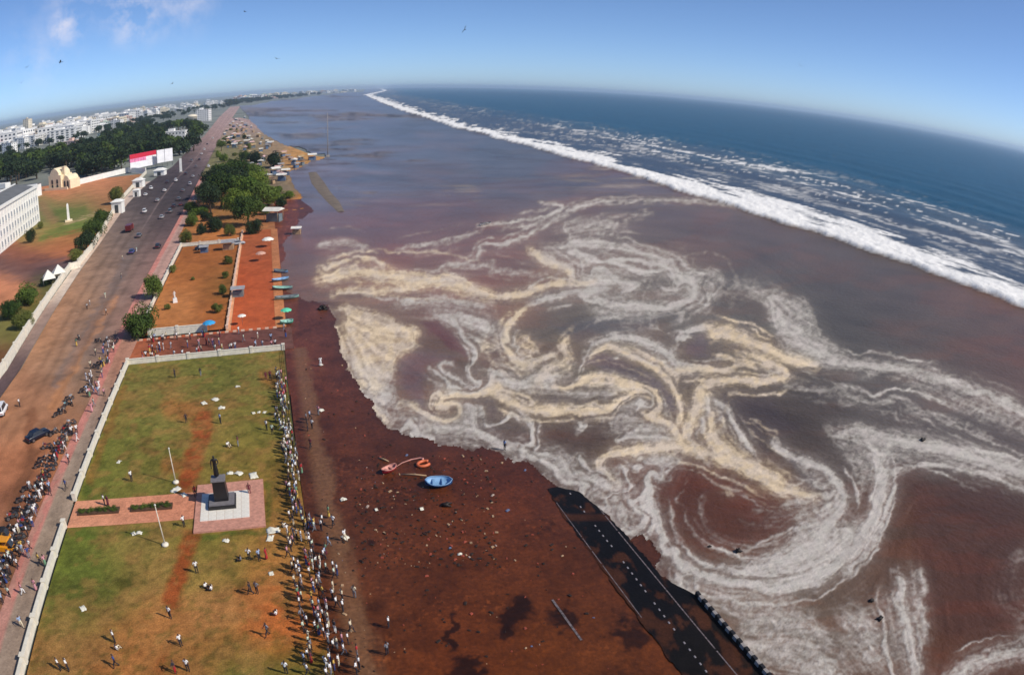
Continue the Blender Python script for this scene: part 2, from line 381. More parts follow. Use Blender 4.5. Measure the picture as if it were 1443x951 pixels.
DARKS = [  # clear silty water cutting through the foam: colour, strength, softness, polygon
 ((108, 62, 62), .95, 5, [(594,455),(616,450),(640,470),(667,507),(650,500),(625,482),(605,468)]),
 ((112, 92, 96), .8, 8, [(560,502),(590,495),(640,503),(600,518),(594,545),(607,572),(590,570),(572,548),(562,536)]),
 ((92, 78, 88), .85, 6, [(820,506),(850,496),(882,511),(916,531),(946,556),(954,580),(930,556),(890,537),(850,521)]),
 ((98, 82, 88), .75, 7, [(955,476),(990,470),(1006,498),(985,497)]),
 ((90, 86, 92), .6, 10, [(780,460),(850,446),(950,446),(900,468),(800,478)]),
 ((100, 84, 82), .7, 5, [(744,423),(780,410),(812,400),(816,405),(775,418),(750,426)]),
 ((86, 68, 62), .6, 12, [(760,600),(830,592),(880,598),(860,622),(800,636),(765,622)]),
 ((96, 76, 74), .7, 8, [(690,440),(705,460),(704,500),(692,520),(684,500),(694,470)]),
 ((92, 80, 78), .6, 6, [(760,562),(800,556),(822,562),(790,570)]),
 ((74, 62, 66), .6, 14, [(1010,556),(1080,556),(1120,600),(1090,615),(1080,640),(1040,590)]),
 ((88, 80, 82), .7, 7, [(1120,640),(1108,650),(1140,685),(1160,692),(1130,660)]),
 ((94, 56, 44), .85, 12, [(930,668),(970,650),(1040,672),(1090,700),(1120,722),(1110,752),(1040,772),(985,768),(950,730)]),
 ((100, 84, 86), .5, 8, [(664,556),(690,560),(700,575),(680,582),(662,572)]),
 ((84, 70, 66), .55, 8, [(668,590),(710,592),(740,602),(735,630),(705,625)]),
 ((86, 58, 48), .8, 16, [(1290,690),(1370,672),(1443,700),(1443,880),(1340,900),(1305,850),(1290,770)]),
]
BASE = [(360,165,118,122,150),(450,180,112,116,146),(600,200,96,95,114),(500,255,112,116,150),(640,165,98,98,118),(700,240,92,88,98),(620,280,96,92,108),(900,290,104,86,92),
 (480,320,112,94,112),(600,335,118,90,100),(560,366,138,88,94),(680,350,132,90,96),(750,372,126,98,98),(850,320,110,86,92),(1000,330,102,88,90),(1050,300,108,88,90),(1200,380,100,86,86),(1330,440,108,86,82),
 (1440,500,106,80,76),(1250,460,86,82,86),(1180,470,84,78,80),(1100,580,76,64,66),(1200,560,88,80,84),(1320,590,92,82,88),(950,690,92,56,46),(1030,730,88,50,40),(1350,740,80,56,48),
 (1350,850,96,54,40),(1440,850,90,62,56),(800,600,88,70,66),(700,560,104,88,88),(560,520,114,90,90),(860,460,100,98,100),(750,660,86,68,64),(1180,880,94,74,70),(1100,880,126,112,110),
 (850,380,112,108,110),(900,400,116,100,102),(440,410,118,96,98),(500,460,120,96,88),(1040,430,90,88,94),(930,540,96,82,84),(1230,800,100,76,70),(1060,780,92,70,62)]
WATER_PX = [(338,150),(400,141.5),(450,134.5),(512,129),(540,60),(1800,60),(1800,1200),(1180,1200),(1150,1040),(1120,972),(1076,943),(1062,930),(1030,900),(985,852),(945,826),(920,776),(906,748),(880,757),(860,745),(830,720),(790,690),
 (750,650),(700,640),(650,628),(600,624),(562,618),(545,605),(530,580),(505,550),(490,520),(478,470),(462,432),(440,425),(402,414),(396,395),(399,345),(413,330),(416,306),(441,297),(426,285),(413,262),(406,245),(420,238),(438,227),(457,221),(440,218),(400,204),(370,189),(352,170)]
RX0, RY0, RS = 290.0, 96.0, 1.5
rw, rh = 900, 660
RXg, RYg = np.meshgrid(RX0+np.arange(rw)*RS, RY0+np.arange(rh)*RS)
def smooth_blur(A, s):
    k = np.exp(-0.5*(np.arange(-int(3*s), int(3*s)+1)/s)**2); k /= k.sum(); p = len(k)//2
    A = np.pad(A, ((p, p), (0, 0)), 'edge'); A = sum(k[i]*A[i:i+A.shape[0]-2*p] for i in range(len(k)))
    A = np.pad(A, ((0, 0), (p, p)), 'edge'); return sum(k[i]*A[:, i:i+A.shape[1]-2*p] for i in range(len(k)))
def bil(A, x, y):
    x = np.clip(x, 0, A.shape[1]-1.001); y = np.clip(y, 0, A.shape[0]-1.001)
    ix = x.astype(np.int32); iy = y.astype(np.int32); fx = x-ix; fy = y-iy
    if A.ndim == 3: fx = fx[..., None]; fy = fy[..., None]
    return (A[iy, ix]*(1-fx)+A[iy, ix+1]*fx)*(1-fy)+(A[iy+1, ix]*(1-fx)+A[iy+1, ix+1]*fx)*fy
def window(pts, pad):
    a = np.array(pts); 
    x0 = int(np.clip((a[:, 0].min()-pad-RX0)/RS, 0, rw-2)); x1 = int(np.clip((a[:, 0].max()+pad-RX0)/RS+1, x0+1, rw))
    y0 = int(np.clip((a[:, 1].min()-pad-RY0)/RS, 0, rh-2)); y1 = int(np.clip((a[:, 1].max()+pad-RY0)/RS+1, y0+1, rh))
    return slice(y0, y1), slice(x0, x1)
def paint_water():
    rng = np.random.default_rng(5)
    # base tint of the silty water; sky reflection is painted into the far lagoon's blue grey
    num = np.zeros((rh, rw, 3)); den = np.zeros((rh, rw))
    for (x, y, r, g, b) in BASE:
        w = np.exp(-0.5*(((RXg-x)/75)**2+((RYg-y)/48)**2))+1e-5
        num += w[..., None]*lin((r, g, b)); den += w
    water = num/den[..., None]*np.array([1.04, .96, .68])
    # foam density, colour and flow direction
    warpx = (fbm(RXg/38, RYg/30, 3)-.5)*16; warpy = (fbm(RXg/38, RYg/30, 9)-.5)*12
    wx2 = (fbm(RXg/18, RYg/14, 31, 3)-.5)*9; wy2 = (fbm(RXg/18, RYg/14, 37, 3)-.5)*8
    wx3 = (fbm(RXg/5.5, RYg/4.5, 41, 3)-.5)*2.6; wy3 = (fbm(RXg/5.5, RYg/4.5, 43, 3)-.5)*2.4
    GX, GY = RXg+warpx*.35+wx2+wx3, RYg+warpy*.35+wy2+wy3
    # small eddies wind the foam lines into curls
    for k in range(100):
        while True:
            ex, ey = rng.uniform(450, 1400), rng.uniform(345, 930)
            if ey > 330+(ex-760)*.0 and not (ex > 1100 and ey < 470) and not (ex < 900 and ey > 700 and ey > 640+(ex-600)*.4): break
        er = rng.uniform(8, 24)*(.55+ey/1000); ea = rng.choice([-1, 1])*rng.uniform(.8, 2.5)*(.45 if ex > 1080 else 1)*(.5 if math.hypot(ex-1080, ey-720) < 170 else 1)
        sl = window([(ex, ey)], er*2.6); dx, dy = GX[sl]-ex, (GY[sl]-ey)*1.35; th = ea*np.exp(-(dx*dx+dy*dy)/(er*er)); c_, s_ = np.cos(th), np.sin(th)
        GX[sl] = ex+dx*c_-dy*s_; GY[sl] = ey+(dx*s_+dy*c_)/1.35
    clear = np.ones((rh, rw)); fc = np.zeros((rh, rw, 3)); fw = np.full((rh, rw), 1e-4); fc += 1e-4*lin(W_)
    t2x = np.full((rh, rw), .10); t2y = np.full((rh, rw), .03)
    for (c, w, s, pts) in STROKES:
        w *= .62 if w > 5 else .8; s = min(1, s*(.95 if w > 5 else 1.1)); pl = catmull(pts, 6); sl = window(pts, w*2+60)
        d, tx, ty, par = seg_dist(GX[sl], GY[sl], pl)
        ends = np.clip(np.minimum(par, 1-par)*6+.35, 0, 1)
        a = np.clip(s*np.exp(-0.5*(d/(w*.8))**2)+.05*s*np.exp(-d/(w*1.2+9)), 0, 1)*ends
        clear[sl] *= 1-np.clip(a, 0, .97)
        fc[sl] += a[..., None]*lin(c); fw[sl] += a
        k = np.exp(-d/26.0); t2x[sl] += k*(tx*tx-ty*ty); t2y[sl] += k*2*tx*ty
    for (c, s, soft, poly) in BLOBS:
        sl = window(poly, soft*2)
        d = poly_sdf(GX[sl], GY[sl], poly); a = s*(.85 if c == C_ else .78)*(1-sstep(-soft, soft*.8, d))
        clear[sl] *= 1-a; fc[sl] += a[..., None]*lin(c); fw[sl] += a
    # thin filaments drawn off beside the main lines
    for (c, w, s, pts) in STROKES:
        a0 = np.array(pts, float); ln = np.hypot(*np.diff(a0, axis=0).T).sum()
        if ln < 60 or w > 20: continue
        pl = catmull(pts, 6); tn = np.gradient(pl, axis=0); tn /= np.maximum(np.hypot(tn[:, 0], tn[:, 1])[:, None], 1e-6); nm = np.stack([-tn[:, 1], tn[:, 0]], 1)
        sl = window(pts, w*4+40); u = np.linspace(0, 1, len(pl))
        for k in range(3):
            o = rng.uniform(1.1, 3.2)*w*rng.choice([-1, 1]); q = pl+nm*(o+rng.uniform(-.5, .5)*w*np.sin(u*rng.uniform(3, 9)+rng.uniform(0, 6)))[:, None]
            i0 = int(rng.uniform(0, .45)*len(q)); i1 = int(rng.uniform(.6, 1)*len(q)); q = q[i0:max(i1, i0+3)]
            d, tx, ty, par = seg_dist(GX[sl], GY[sl], q); e = np.clip(np.minimum(par, 1-par)*5, 0, 1)
            a = rng.uniform(.25, .65)*s*np.exp(-0.5*(d/rng.uniform(1.0, 1.8))**2)*e
            clear[sl] *= 1-np.clip(a, 0, .9); fc[sl] += a[..., None]*lin(c if rng.random() < .6 else W_); fw[sl] += a
    foam = 1-clear; fcol = fc/fw[..., None]
    for (c, s, soft, poly) in DARKS:
        sl = window(poly, soft*2)
        d = poly_sdf(GX[sl], GY[sl], poly); a = s*(1-sstep(-soft, soft, d))
        foam[sl] *= 1-a*.8; water[sl] = water[sl]*(1-a[..., None]*.8)+lin(c)*a[..., None]*.8
    # foam drawn out along the flow (line integral convolution)
    ang = .5*np.arctan2(t2y, t2x); ux = np.cos(ang); uy = np.sin(ang)
    n1 = smooth_blur(rng.random((rh, rw)), .6); n2 = smooth_blur(rng.random((rh, rw)), 2.0)
    n1 = (n1-n1.mean())/n1.std(); n2 = (n2-n2.mean())/n2.std()
    src = n1*1.0+n2*.5; acc = src.copy(); cnt = 1
    gy0, gx0 = np.mgrid[0:rh, 0:rw].astype(float)
    for sgn in (1, -1):
        x, y = gx0.copy(), gy0.copy(); px_, py_ = ux*sgn, uy*sgn
        for k in range(15):
            x += px_*1.5; y += py_*1.5
            a_, b_ = bil(ux, x, y), bil(uy, x, y); s_ = np.where(a_*px_+b_*py_ < 0, -1., 1.); px_, py_ = a_*s_, b_*s_
            acc += bil(src, x, y)*(1-k/17); cnt += 1
    lic = (acc-acc.mean())/acc.std()
    mott = fbm(RXg/7, RYg/5, 77, 5)-.5
    edge = 4*foam*(1-foam)
    veil = .44*smooth_blur(np.clip(foam*1.15, 0, 1), 7.0)*(.65+.7*fbm(RXg/24, RYg/15, 191, 4)); vcol = np.stack([smooth_blur(fcol[..., k], 5.0) for k in range(3)], -1)*.9
    foam = np.clip(foam+.55*(foam-smooth_blur(foam, 4.0)), 0, 1)
    sm = smooth_blur(foam, 2.0); phi = sm*17+fbm(RXg/26, RYg/20, 141, 4)*9; marb = np.sin(phi)*.6+np.sin(phi*2.3+fbm(RXg/12, RYg/9, 145, 3)*7)*.4
    foam = foam+marb*.20*np.clip(4*sm*(1-sm)+.30*sm, 0, 1)
    foam = np.clip(foam+lic*(.05*foam+.06*edge+.004)+mott*(.45*edge+.42*foam)+(fbm(RXg/3.0, RYg/2.4, 161, 3)-.5)*(.30*edge+.12*foam), 0, 1)
    foam = np.clip(foam-.02+.5*(foam-smooth_blur(foam, 1.6)), 0, .96)
    veil = np.clip(veil*(1+lic*.05), 0, .7); tot = 1-(1-foam)*(1-veil); fcol = (fcol*foam[..., None]+vcol*(veil*(1-foam))[..., None])/np.maximum(tot, 1e-4)[..., None]; foam = tot
    far = 1-sstep(250, 330, RYg)
    strk = fbm(RXg/70+RYg/40, RYg/3.4, 121, 4); foam = np.maximum(foam, .34*sstep(.52, .72, strk)*far*sstep(.4, .6, fbm(RXg/150, RYg/25, 125, 2)))
    water = water*(1+(fbm(RXg/60, RYg/4.5, 127, 4)-.5)*.55*far)[..., None]
    hue = fbm(RXg/90, RYg/22, 181, 4)[..., None]; water = water*(np.array([1.09, .96, .93])*sstep(.42, .66, hue)+np.array([.92, .97, 1.02])*(1-sstep(.42, .66, hue)))
    tintv = 1+lic*.055+(fbm(RXg/30, RYg/12, 55)-.5)*.22
    water = water*tintv[..., None]
    gm = sstep(.38, .62, fbm(RXg/11, RYg/8, 151, 5))[..., None]*.55; fcol = fcol*(1-gm)+(fcol*.25+lin((196, 184, 178))*.75)*gm
    fcol = fcol*(1+lic*.06+mott*.35)[..., None]
    return water, foam, fcol, lic
w_col, w_foam, w_fcol, w_lic = paint_water()
FRONT_Y = [-400, 0, 100, 300, 400, 650, 800, 1050, 1500, 4400, 9000, 60000]
FRONT_X = [203, 201, 199, 192, 198, 204, 208, 230, 266, 579, 1430, 9000]
def build_water():
    az = np.concatenate([np.arange(R(-9), R(78), .00185), R(78)+np.linspace(.004, R(95), 90)])
    dep = np.concatenate([np.linspace(R(66), R(50), 40), np.linspace(R(50), R(3.5), 560)[1:], np.geomspace(R(3.5), R(.05), 120)[1:]])
    A, D = np.meshgrid(az, dep)
    r = CAM_H/np.tan(D); X = r*np.sin(A); Y = r*np.cos(A); Z = np.zeros_like(X)
    px, py = proj(X, Y, Z)
    gx, gy = (px-RX0)/RS, (py-RY0)/RS
    colr = bil(w_col, gx, gy); foam = bil(w_foam, gx, gy); fcol = bil(w_fcol, gx, gy); lic = bil(w_lic, gx, gy)
    xf = np.interp(Y, FRONT_Y, FRONT_X)
    edge_n = (fbm(Y/14, X*0+3.3, 4, 4)-.5)*9+(fbm(Y/60, X*0+8, 6, 2)-.5)*9
    s = X-xf+5+edge_n                                      # metres seaward of the bore's front
    T = 18+16*(1-sstep(200, 480, Y))+34*fbm(Y/38, X*0+1.7, 14, 3)**1.5+np.clip(Y-900, 0, 1500)*.015
    # open sea tint
    off = sstep(0, 6, s)
    blue = sstep(60, 230+np.clip(Y-300, 0, 3000)*.02, s+(fbm(X/60, Y/60, 21)-.5)*90)[..., None]
    seac = lin((62, 74, 92))*(1-blue)+lin((0, 70, 96))*blue
    seac = seac*(1+(fbm(X/16, Y/40, 23)-.5)*.35)[..., None]
    colr = colr*(1-off[..., None])+seac*off[..., None]
    foam = foam*(1-off)
    bore = sstep(-.8, 1.5, s)*(1-sstep(.55, 1.15, s/T+(fbm(X/6, Y/20, 33, 4)-.5)*1.9))
    warp = fbm(X/12, Y/20, 45, 3)*1.6
    n1 = fbm(X/20+Y/95+warp*.6, Y/120+warp*.3, 41, 4); n2 = fbm(X/13+Y/80+warp*.4, Y/75+warp*.5, 49, 3)
    r1 = 1-np.abs(2*n1-1)*3.2; r2 = 1-np.abs(2*n2-1)*3.6
    zone = np.exp(-((s-145)/48)**2)+.35*np.exp(-((s-75)/40)**2)
    brk = fbm(X/24, Y/52, 43, 3)
    streak = (sstep(.55, .95, r1)*sstep(.42, .58, brk)+.8*sstep(.6, .95, r2)*sstep(.43, .6, fbm(X/18, Y/40, 53, 3)))*np.clip(zone, 0, 1)*sstep(15, 40, s)
    fine = sstep(.54, .74, fbm(X/7, Y/24, 47, 3))*sstep(.5, .62, brk)*np.clip(zone, 0, 1)*sstep(25, 60, s)
    f_sea = np.maximum(bore, np.clip(np.maximum(streak*.8, fine*.45)+.10*np.clip(zone, 0, 1)*brk, 0, 1)*(1-sstep(450, 1100, Y)*.75))
    fcol = np.where((f_sea > foam)[..., None], lin((243, 241, 237)), fcol); foam = np.maximum(foam, f_sea)
    # backwash right behind the front of the bore
    hgt = 1.3*sstep(-1.2, 2.2, s)*(1-.62*sstep(3, 24, s))*(1-sstep(20, 60, s))
    hgt += bore*(fbm(X/3, Y/5, 61, 3)-.45)*1.2
    swell = sstep(30, 80, s)*(np.sin((s+fbm(X/50, Y/90, 71)*50)/9.5)*.35+(fbm(X/5, Y/12, 73, 3)-.5)*.7)*(1-sstep(900, 2500, r))
    Z = np.maximum(hgt, 0)+swell
    # land and water
    wet = poly_sdf(px, py, WATER_PX)*-1
    scale = np.clip(py/500, .1, 1.3)
    wet = wet+((fbm(px/30, py/26, 81, 3)-.5)*22+(fbm(px/5, py/5, 84, 3)-.5)*5)*scale
    wet = np.where((px > 1250) | (Y < 26), 5+X-33, wet)
    isw = wet > 0
    lip = np.exp(-np.clip(wet, 0, 99)/5.0)*(py > 430)*(px > 440)
    foam = np.clip(foam+lip*(.3+1.0*(fbm(px/8, py/8, 88)-.5)), 0, 1)
    fq = isw[:-1, :-1] & isw[1:, 1:]
    # shallow rim: the water thins out over the sand
    thin = np.exp(-np.clip(wet, 0, 200)/16.0)*(py > 425)*(1-sstep(1040, 1180, px))
    colr = colr*(1-.75*thin[..., None])+lin((80, 50, 42))*.75*thin[..., None]
    foam = foam*(1-.75*np.exp(-np.clip(wet, 0, 99)/7.0)*(py > 425)*sstep(.40, .58, fbm(px/14, py/12, 171, 4)))
    spec = .12+.36*(1-sstep(235, 320, py))*(1-off)*(.3+1.2*sstep(.42, .6, fbm(px/70+py/40, py/4, 121, 4))); spec = spec*(1-off)+.035*off
    colr = np.concatenate([colr, spec[..., None]], -1)
    foam4 = np.concatenate([fcol, foam[..., None]], -1)
    m = bpy.data.materials.new('silty_water'); m.use_nodes = True; nt = m.node_tree; N = nt.nodes; L = nt.links; b = N['Principled BSDF']
    a1 = N.new('ShaderNodeAttribute'); a1.attribute_name = 'pigment'; a2 = N.new('ShaderNodeAttribute'); a2.attribute_name = 'foam'
    t = N.new('ShaderNodeTexCoord')
    n1 = N.new('ShaderNodeTexNoise'); n1.inputs['Scale'].default_value = 1.3; n1.inputs['Detail'].default_value = 7; n1.inputs['Roughness'].default_value = .62; n1.inputs['Distortion'].default_value = .6
    L.new(t.outputs['Object'], n1.inputs['Vector'])
    wv = N.new('ShaderNodeVectorMath'); wv.operation = 'MULTIPLY_ADD'; wv.inputs[1].default_value = (1.6, 1.6, 0); L.new(n1.outputs['Color'], wv.inputs[0]); L.new(t.outputs['Object'], wv.inputs[2])
    vo = N.new('ShaderNodeTexVoronoi'); vo.feature = 'DISTANCE_TO_EDGE'; vo.inputs['Scale'].default_value = .85; L.new(wv.outputs[0], vo.inputs['Vector'])
    lr_ = N.new('ShaderNodeMapRange'); lr_.inputs['From Min'].default_value = 0; lr_.inputs['From Max'].default_value = .35; lr_.inputs['To Min'].default_value = .42; lr_.inputs['To Max'].default_value = -.16; L.new(vo.outputs['Distance'], lr_.inputs['Value'])
    su0 = N.new('ShaderNodeMath'); su0.operation = 'MULTIPLY_ADD'; su0.inputs[1].default_value = .8; su0.inputs[2].default_value = -.4; L.new(n1.outputs['Fac'], su0.inputs[0])
    su = N.new('ShaderNodeMath'); su.operation = 'MULTIPLY_ADD'; su.inputs[1].default_value = .55; L.new(lr_.outputs['Result'], su.inputs[0]); L.new(su0.outputs[0], su.inputs[2])
    # bubbles break up the half covered water, neither the bare nor the closed foam
    q1 = N.new('ShaderNodeMath'); q1.operation = 'SUBTRACT'; q1.inputs[0].default_value = 1; L.new(a2.outputs['Alpha'], q1.inputs[1])
    q2 = N.new('ShaderNodeMath'); q2.operation = 'MULTIPLY'; L.new(a2.outputs['Alpha'], q2.inputs[0]); L.new(q1.outputs[0], q2.inputs[1])
    q3 = N.new('ShaderNodeMath'); q3.operation = 'MULTIPLY_ADD'; q3.inputs[1].default_value = 2.2; q3.inputs[2].default_value = .0; L.new(q2.outputs[0], q3.inputs[0])
    q4 = N.new('ShaderNodeMath'); q4.operation = 'MULTIPLY'; L.new(q3.outputs[0], q4.inputs[0]); L.new(su.outputs[0], q4.inputs[1])
    q5 = N.new('ShaderNodeMath'); q5.operation = 'ADD'; q5.use_clamp = True; L.new(a2.outputs['Alpha'], q5.inputs[0]); L.new(q4.outputs[0], q5.inputs[1])
    mx = N.new('ShaderNodeMix'); mx.data_type = 'RGBA'; L.new(q5.outputs[0], mx.inputs['Factor']); L.new(a1.outputs['Color'], mx.inputs['A']); L.new(a2.outputs['Color'], mx.inputs['B'])
    L.new(mx.outputs['Result'], b.inputs['Base Color'])
    rr = N.new('ShaderNodeMapRange'); rr.inputs['To Min'].default_value = .30; rr.inputs['To Max'].default_value = .9; L.new(q5.outputs[0], rr.inputs['Value']); L.new(rr.outputs['Result'], b.inputs['Roughness'])
    sp = N.new('ShaderNodeMath'); sp.operation = 'MULTIPLY_ADD'; sp.inputs[1].default_value = -.8; sp.inputs[2].default_value = 1.0; L.new(q5.outputs[0], sp.inputs[0])
    sp2 = N.new('ShaderNodeMath'); sp2.operation = 'MULTIPLY'; L.new(sp.outputs[0], sp2.inputs[0]); L.new(a1.outputs['Alpha'], sp2.inputs[1]); L.new(sp2.outputs[0], b.inputs['Specular IOR Level'])
    b.inputs['IOR'].default_value = 1.33
    n2 = N.new('ShaderNodeTexNoise'); n2.inputs['Scale'].default_value = .8; n2.inputs['Detail'].default_value = 9; n2.inputs['Roughness'].default_value = .66
    L.new(t.outputs['Object'], n2.inputs['Vector'])
    hs = N.new('ShaderNodeMath'); hs.operation = 'MULTIPLY_ADD'; hs.inputs[1].default_value = .35; L.new(q5.outputs[0], hs.inputs[0]); L.new(n2.outputs['Fac'], hs.inputs[2])
    bp = N.new('ShaderNodeBump'); bp.inputs['Strength'].default_value = .6; bp.inputs['Distance'].default_value = .4; L.new(hs.outputs[0], bp.inputs['Height']); L.new(bp.outputs['Normal'], b.inputs['Normal'])
    sea = struct(link('sea', grid_mesh('sea', X, Y, Z, colr, m, fq, extra=dict(foam=foam4))))
    # wet beach left bare by the water
    SB = [(450,460,88,60,56),(440,520,96,52,40),(460,620,84,50,38),(520,600,88,48,32),(540,700,80,46,32),(620,720,92,50,28),(700,660,90,46,30),(760,740,88,48,30),(600,800,84,46,28),
          (500,800,88,52,36),(500,920,86,50,32),(700,800,84,46,26),(640,930,88,46,22),(760,930,92,50,20),(820,800,84,46,28),(900,800,92,52,32),(960,930,92,50,22),(840,900,82,46,24),(1040,980,86,46,28),(420,450,120,66,52)]
    num = np.zeros(X.shape+(3,)); den = np.zeros(X.shape)
    for (x, y, cr, cg, cb) in SB:
        w = np.exp(-0.5*(((px-x)/55)**2+((py-y)/55)**2))+1e-6; num += w[..., None]*lin((cr, cg, cb)); den += w
    sand = num/den[..., None]*(np.array([1.02, .84, .58])+(sstep(720, 920, py)[..., None]*np.array([.12, .07, -.06])))
    sand *= (1+(fbm(X/4, Y/4, 91, 5)-.5)*1.1+(fbm(X/.8, Y/.8, 93, 3)-.5)*.6+.9*sstep(.66, .74, fbm(X/.45, Y/.45, 95, 2))*np.clip(fbm(X/5, Y/5, 96)*2-.7, 0, 1))[..., None]
    wetn = np.zeros(X.shape); wjx = (fbm(X/1.6, Y/1.6, 111, 4)-.5)*44; wjy = (fbm(X/1.6, Y/1.6, 113, 4)-.5)*44
    for (cx, cy, sx, sy) in [(636,885,9,34),(730,862,26,24),(800,872,30,22),(885,892,34,20),(715,885,14,16),(770,740,30,20),(660,940,30,14),(560,690,36,14),(520,770,20,18)]:
        wetn = np.maximum(wetn, np.exp(-((px+wjx-cx)/sx)**2-((py+wjy-cy)/sy)**2)*(1.1 if cy > 840 else .6))
    wetn = sstep(.3, .85, wetn*(.6+.9*fbm(X/1.2, Y/1.2, 97, 4)))
    sand = sand*(1-.78*wetn[..., None])
    st = sstep(1.2, 3.0, X)*(1-sstep(3.6, 5.2, X+(fbm(X, Y/3, 101)-.5)*2))*(Y < 124)      # trodden dry strip along the railing
    sand = sand*(1-.65*st[..., None])+lin((128, 92, 64))*.65*st[..., None]*(.75+.5*fbm(X*2, Y*2, 103))[..., None]
    nearw = np.exp(-np.clip(-wet, 0, 300)/26.0)*(px > 420)
    sand = sand*(1-.55*nearw[..., None])+lin((70, 44, 38))*.5*nearw[..., None]
    sm = ground_mat('wet_sand', .5, .22, 2.2, .5, .25)
    kb = ~fq & (X[:-1, :-1] > .4) & (Y[:-1, :-1] < 300)
    Zb = (fbm(X/6, Y/6, 99, 3)-.5)*.12
    beach = struct(link('beach', grid_mesh('beach', X, Y, np.where(isw, 0, Zb-.02), sand, sm, kb)))
build_water()

# ------------------------------------------------------------------ land sheets: lawn, road, walks, court, gardens
def tint(px, py, ctrl, sx, sy):
    num = np.zeros(px.shape+(3,)); den = np.zeros(px.shape)
    for (x, y, r, g, b) in ctrl:
        w = np.exp(-0.5*(((px-x)/sx)**2+((py-y)/sy)**2))+1e-7; num += w[..., None]*lin((r, g, b)); den += w
    return num/den[..., None]
SAT = .02
def strip(name, ys, xl, xr, nx, z, ctrl, sx=30, sy=30, marks=(), noise=(.35, 3.0, .25, .9), rough=.92, fine=.16, scale=4.0, seed=1, fn=None):
    ys = np.asarray(ys, float); L = np.interp(ys, *xl) if isinstance(xl, tuple) else np.full(len(ys), xl); Rr = np.interp(ys, *xr) if isinstance(xr, tuple) else np.full(len(ys), xr)
    t = np.linspace(0, 1, nx); X = L[:, None]+(Rr-L)[:, None]*t[None]; Y = np.repeat(ys[:, None], nx, 1); Z = np.full(X.shape, z)
    px, py = proj(X, Y, Z)
    jx = (fbm(X/2.5, Y/2.5, seed+3, 4)-.5)*14; jy = (fbm(X/2.5, Y/2.5, seed+5, 4)-.5)*14
    C = tint(px+jx, py+jy, ctrl, sx, sy)
    for mk in marks:
        c, w, s, pts = mk
        if len(pts) == 1: d = np.hypot(px+jx-pts[0][0], (py+jy-pts[0][1])*1.4)
        else: d = seg_dist(px+jx, py+jy, catmull(pts, 5))[0]
        a = (s*(1-sstep(w*.4, w*1.3, d)))[..., None]; C = C*(1-a)+lin(c)*a
    if fn is not None: C = fn(C, X, Y, px, py)
    C = C*(1+(fbm(X/noise[1], Y/noise[1], seed, 5)-.5)*2*noise[0]+(fbm(X/noise[3], Y/noise[3], seed+9, 3)-.5)*2*noise[2])[..., None]
    C = C*np.array([1.1, .98, .84]); C = C*(1-SAT)+C.mean(-1, keepdims=True)*SAT
    m = ground_mat(name+'_surface', rough, fine, scale, .35)
    return struct(link(name, grid_mesh(name, X, Y, Z, np.clip(C, 0, 1), m)))
g = MB().add([(-60000, -60000, -.5), (60000, -60000, -.5), (60000, 60000, -.5), (-60000, 60000, -.5)], [(0, 1, 2, 3)])
struct(g.build('ground', mat('dry_earth', (122, 126, 118), .95, .3, .02)))
def turf(C, X, Y, px, py):
    w = (sstep(.5, .68, fbm(X/2.2, Y/2.2, 221, 5))*.55+sstep(.55, .7, fbm(X/7, Y/7, 223, 4))*.35)[..., None]; w = np.clip(w+.12, 0, .8)
    C = C*(1-w)+(lin((142, 110, 66))*.8+C*.2)*w
    t = (sstep(.56, .66, fbm(X/.9, Y/.9, 225, 4))*.4)[..., None]; return C*(1-t)+lin((70, 80, 34))*t
lawn = strip('lawn', np.arange(42, 123.6, .3), -29.3, .35, 110, .03,
 [(200,540,112,114,58),(300,530,104,112,54),(380,530,112,112,58),(180,600,108,116,54),(240,560,122,118,62),(300,590,128,116,60),(370,600,110,112,52),(150,660,100,112,48),(200,660,112,114,54),(330,650,122,114,54),
  (380,660,120,104,50),(400,700,134,104,50),(400,760,150,112,58),(110,770,92,112,44),(180,770,128,118,62),(120,810,80,102,38),(150,820,84,104,40),(200,820,142,118,66),(100,860,96,106,48),(140,870,118,112,56),
  (90,910,146,112,66),(160,900,166,112,64),(230,870,164,114,66),(280,800,136,120,62),(330,790,132,116,58),(310,860,164,118,72),(380,800,160,110,58),(390,850,178,104,54),(390,890,176,100,50),(330,905,150,108,56),(340,940,92,102,44),(390,940,104,100,44),(260,940,150,106,58),(180,940,160,108,60),(300,760,112,112,48)],
 26, 22, [((140,66,32), 14, 1.0, [(286,590),(282,620),(270,655),(262,690)]), ((140,68,32), 14, .95, [(268,755),(262,785),(250,820),(240,850)]), ((150,84,44), 16, .6, [(240,655),(270,660)]), ((158,92,52), 16, .6, [(240,575),(280,580),(285,600)]),
  ((66,66,26), 8, .8, [(205,633),(218,634)]), ((62,72,24), 8, .85, [(172,822),(178,823)]), ((150,90,50), 12, .5, [(375,530),(385,540)]), ((120,84,40), 6, .6, [(175,545),(150,610),(125,680)]), ((66,92,34), 7, .8, [(120,690),(128,700)]),
  ((60,92,30), 6, .6, [(110,755),(160,752),(230,748)]), ((62,92,30), 5, .7, [(285,757),(372,746)]), ((62,92,30), 5, .6, [(377,680),(377,740)]), ((150,86,44), 8, .6, [(235,900),(225,940)]), ((168,98,50), 16, .5, [(350,880),(385,885)]), ((170,100,54), 10, .5, [(340,835),(400,840)])],
 noise=(.34, 2.4, .40, .5), seed=201, fine=.26, scale=6, fn=turf)
RXL = ([30, 127, 164, 204, 241, 332, 405, 500, 617, 875, 1547, 2700], [-53, -53.4, -56.8, -60, -62.4, -70, -73, -70, -74, -80, -110, -150])
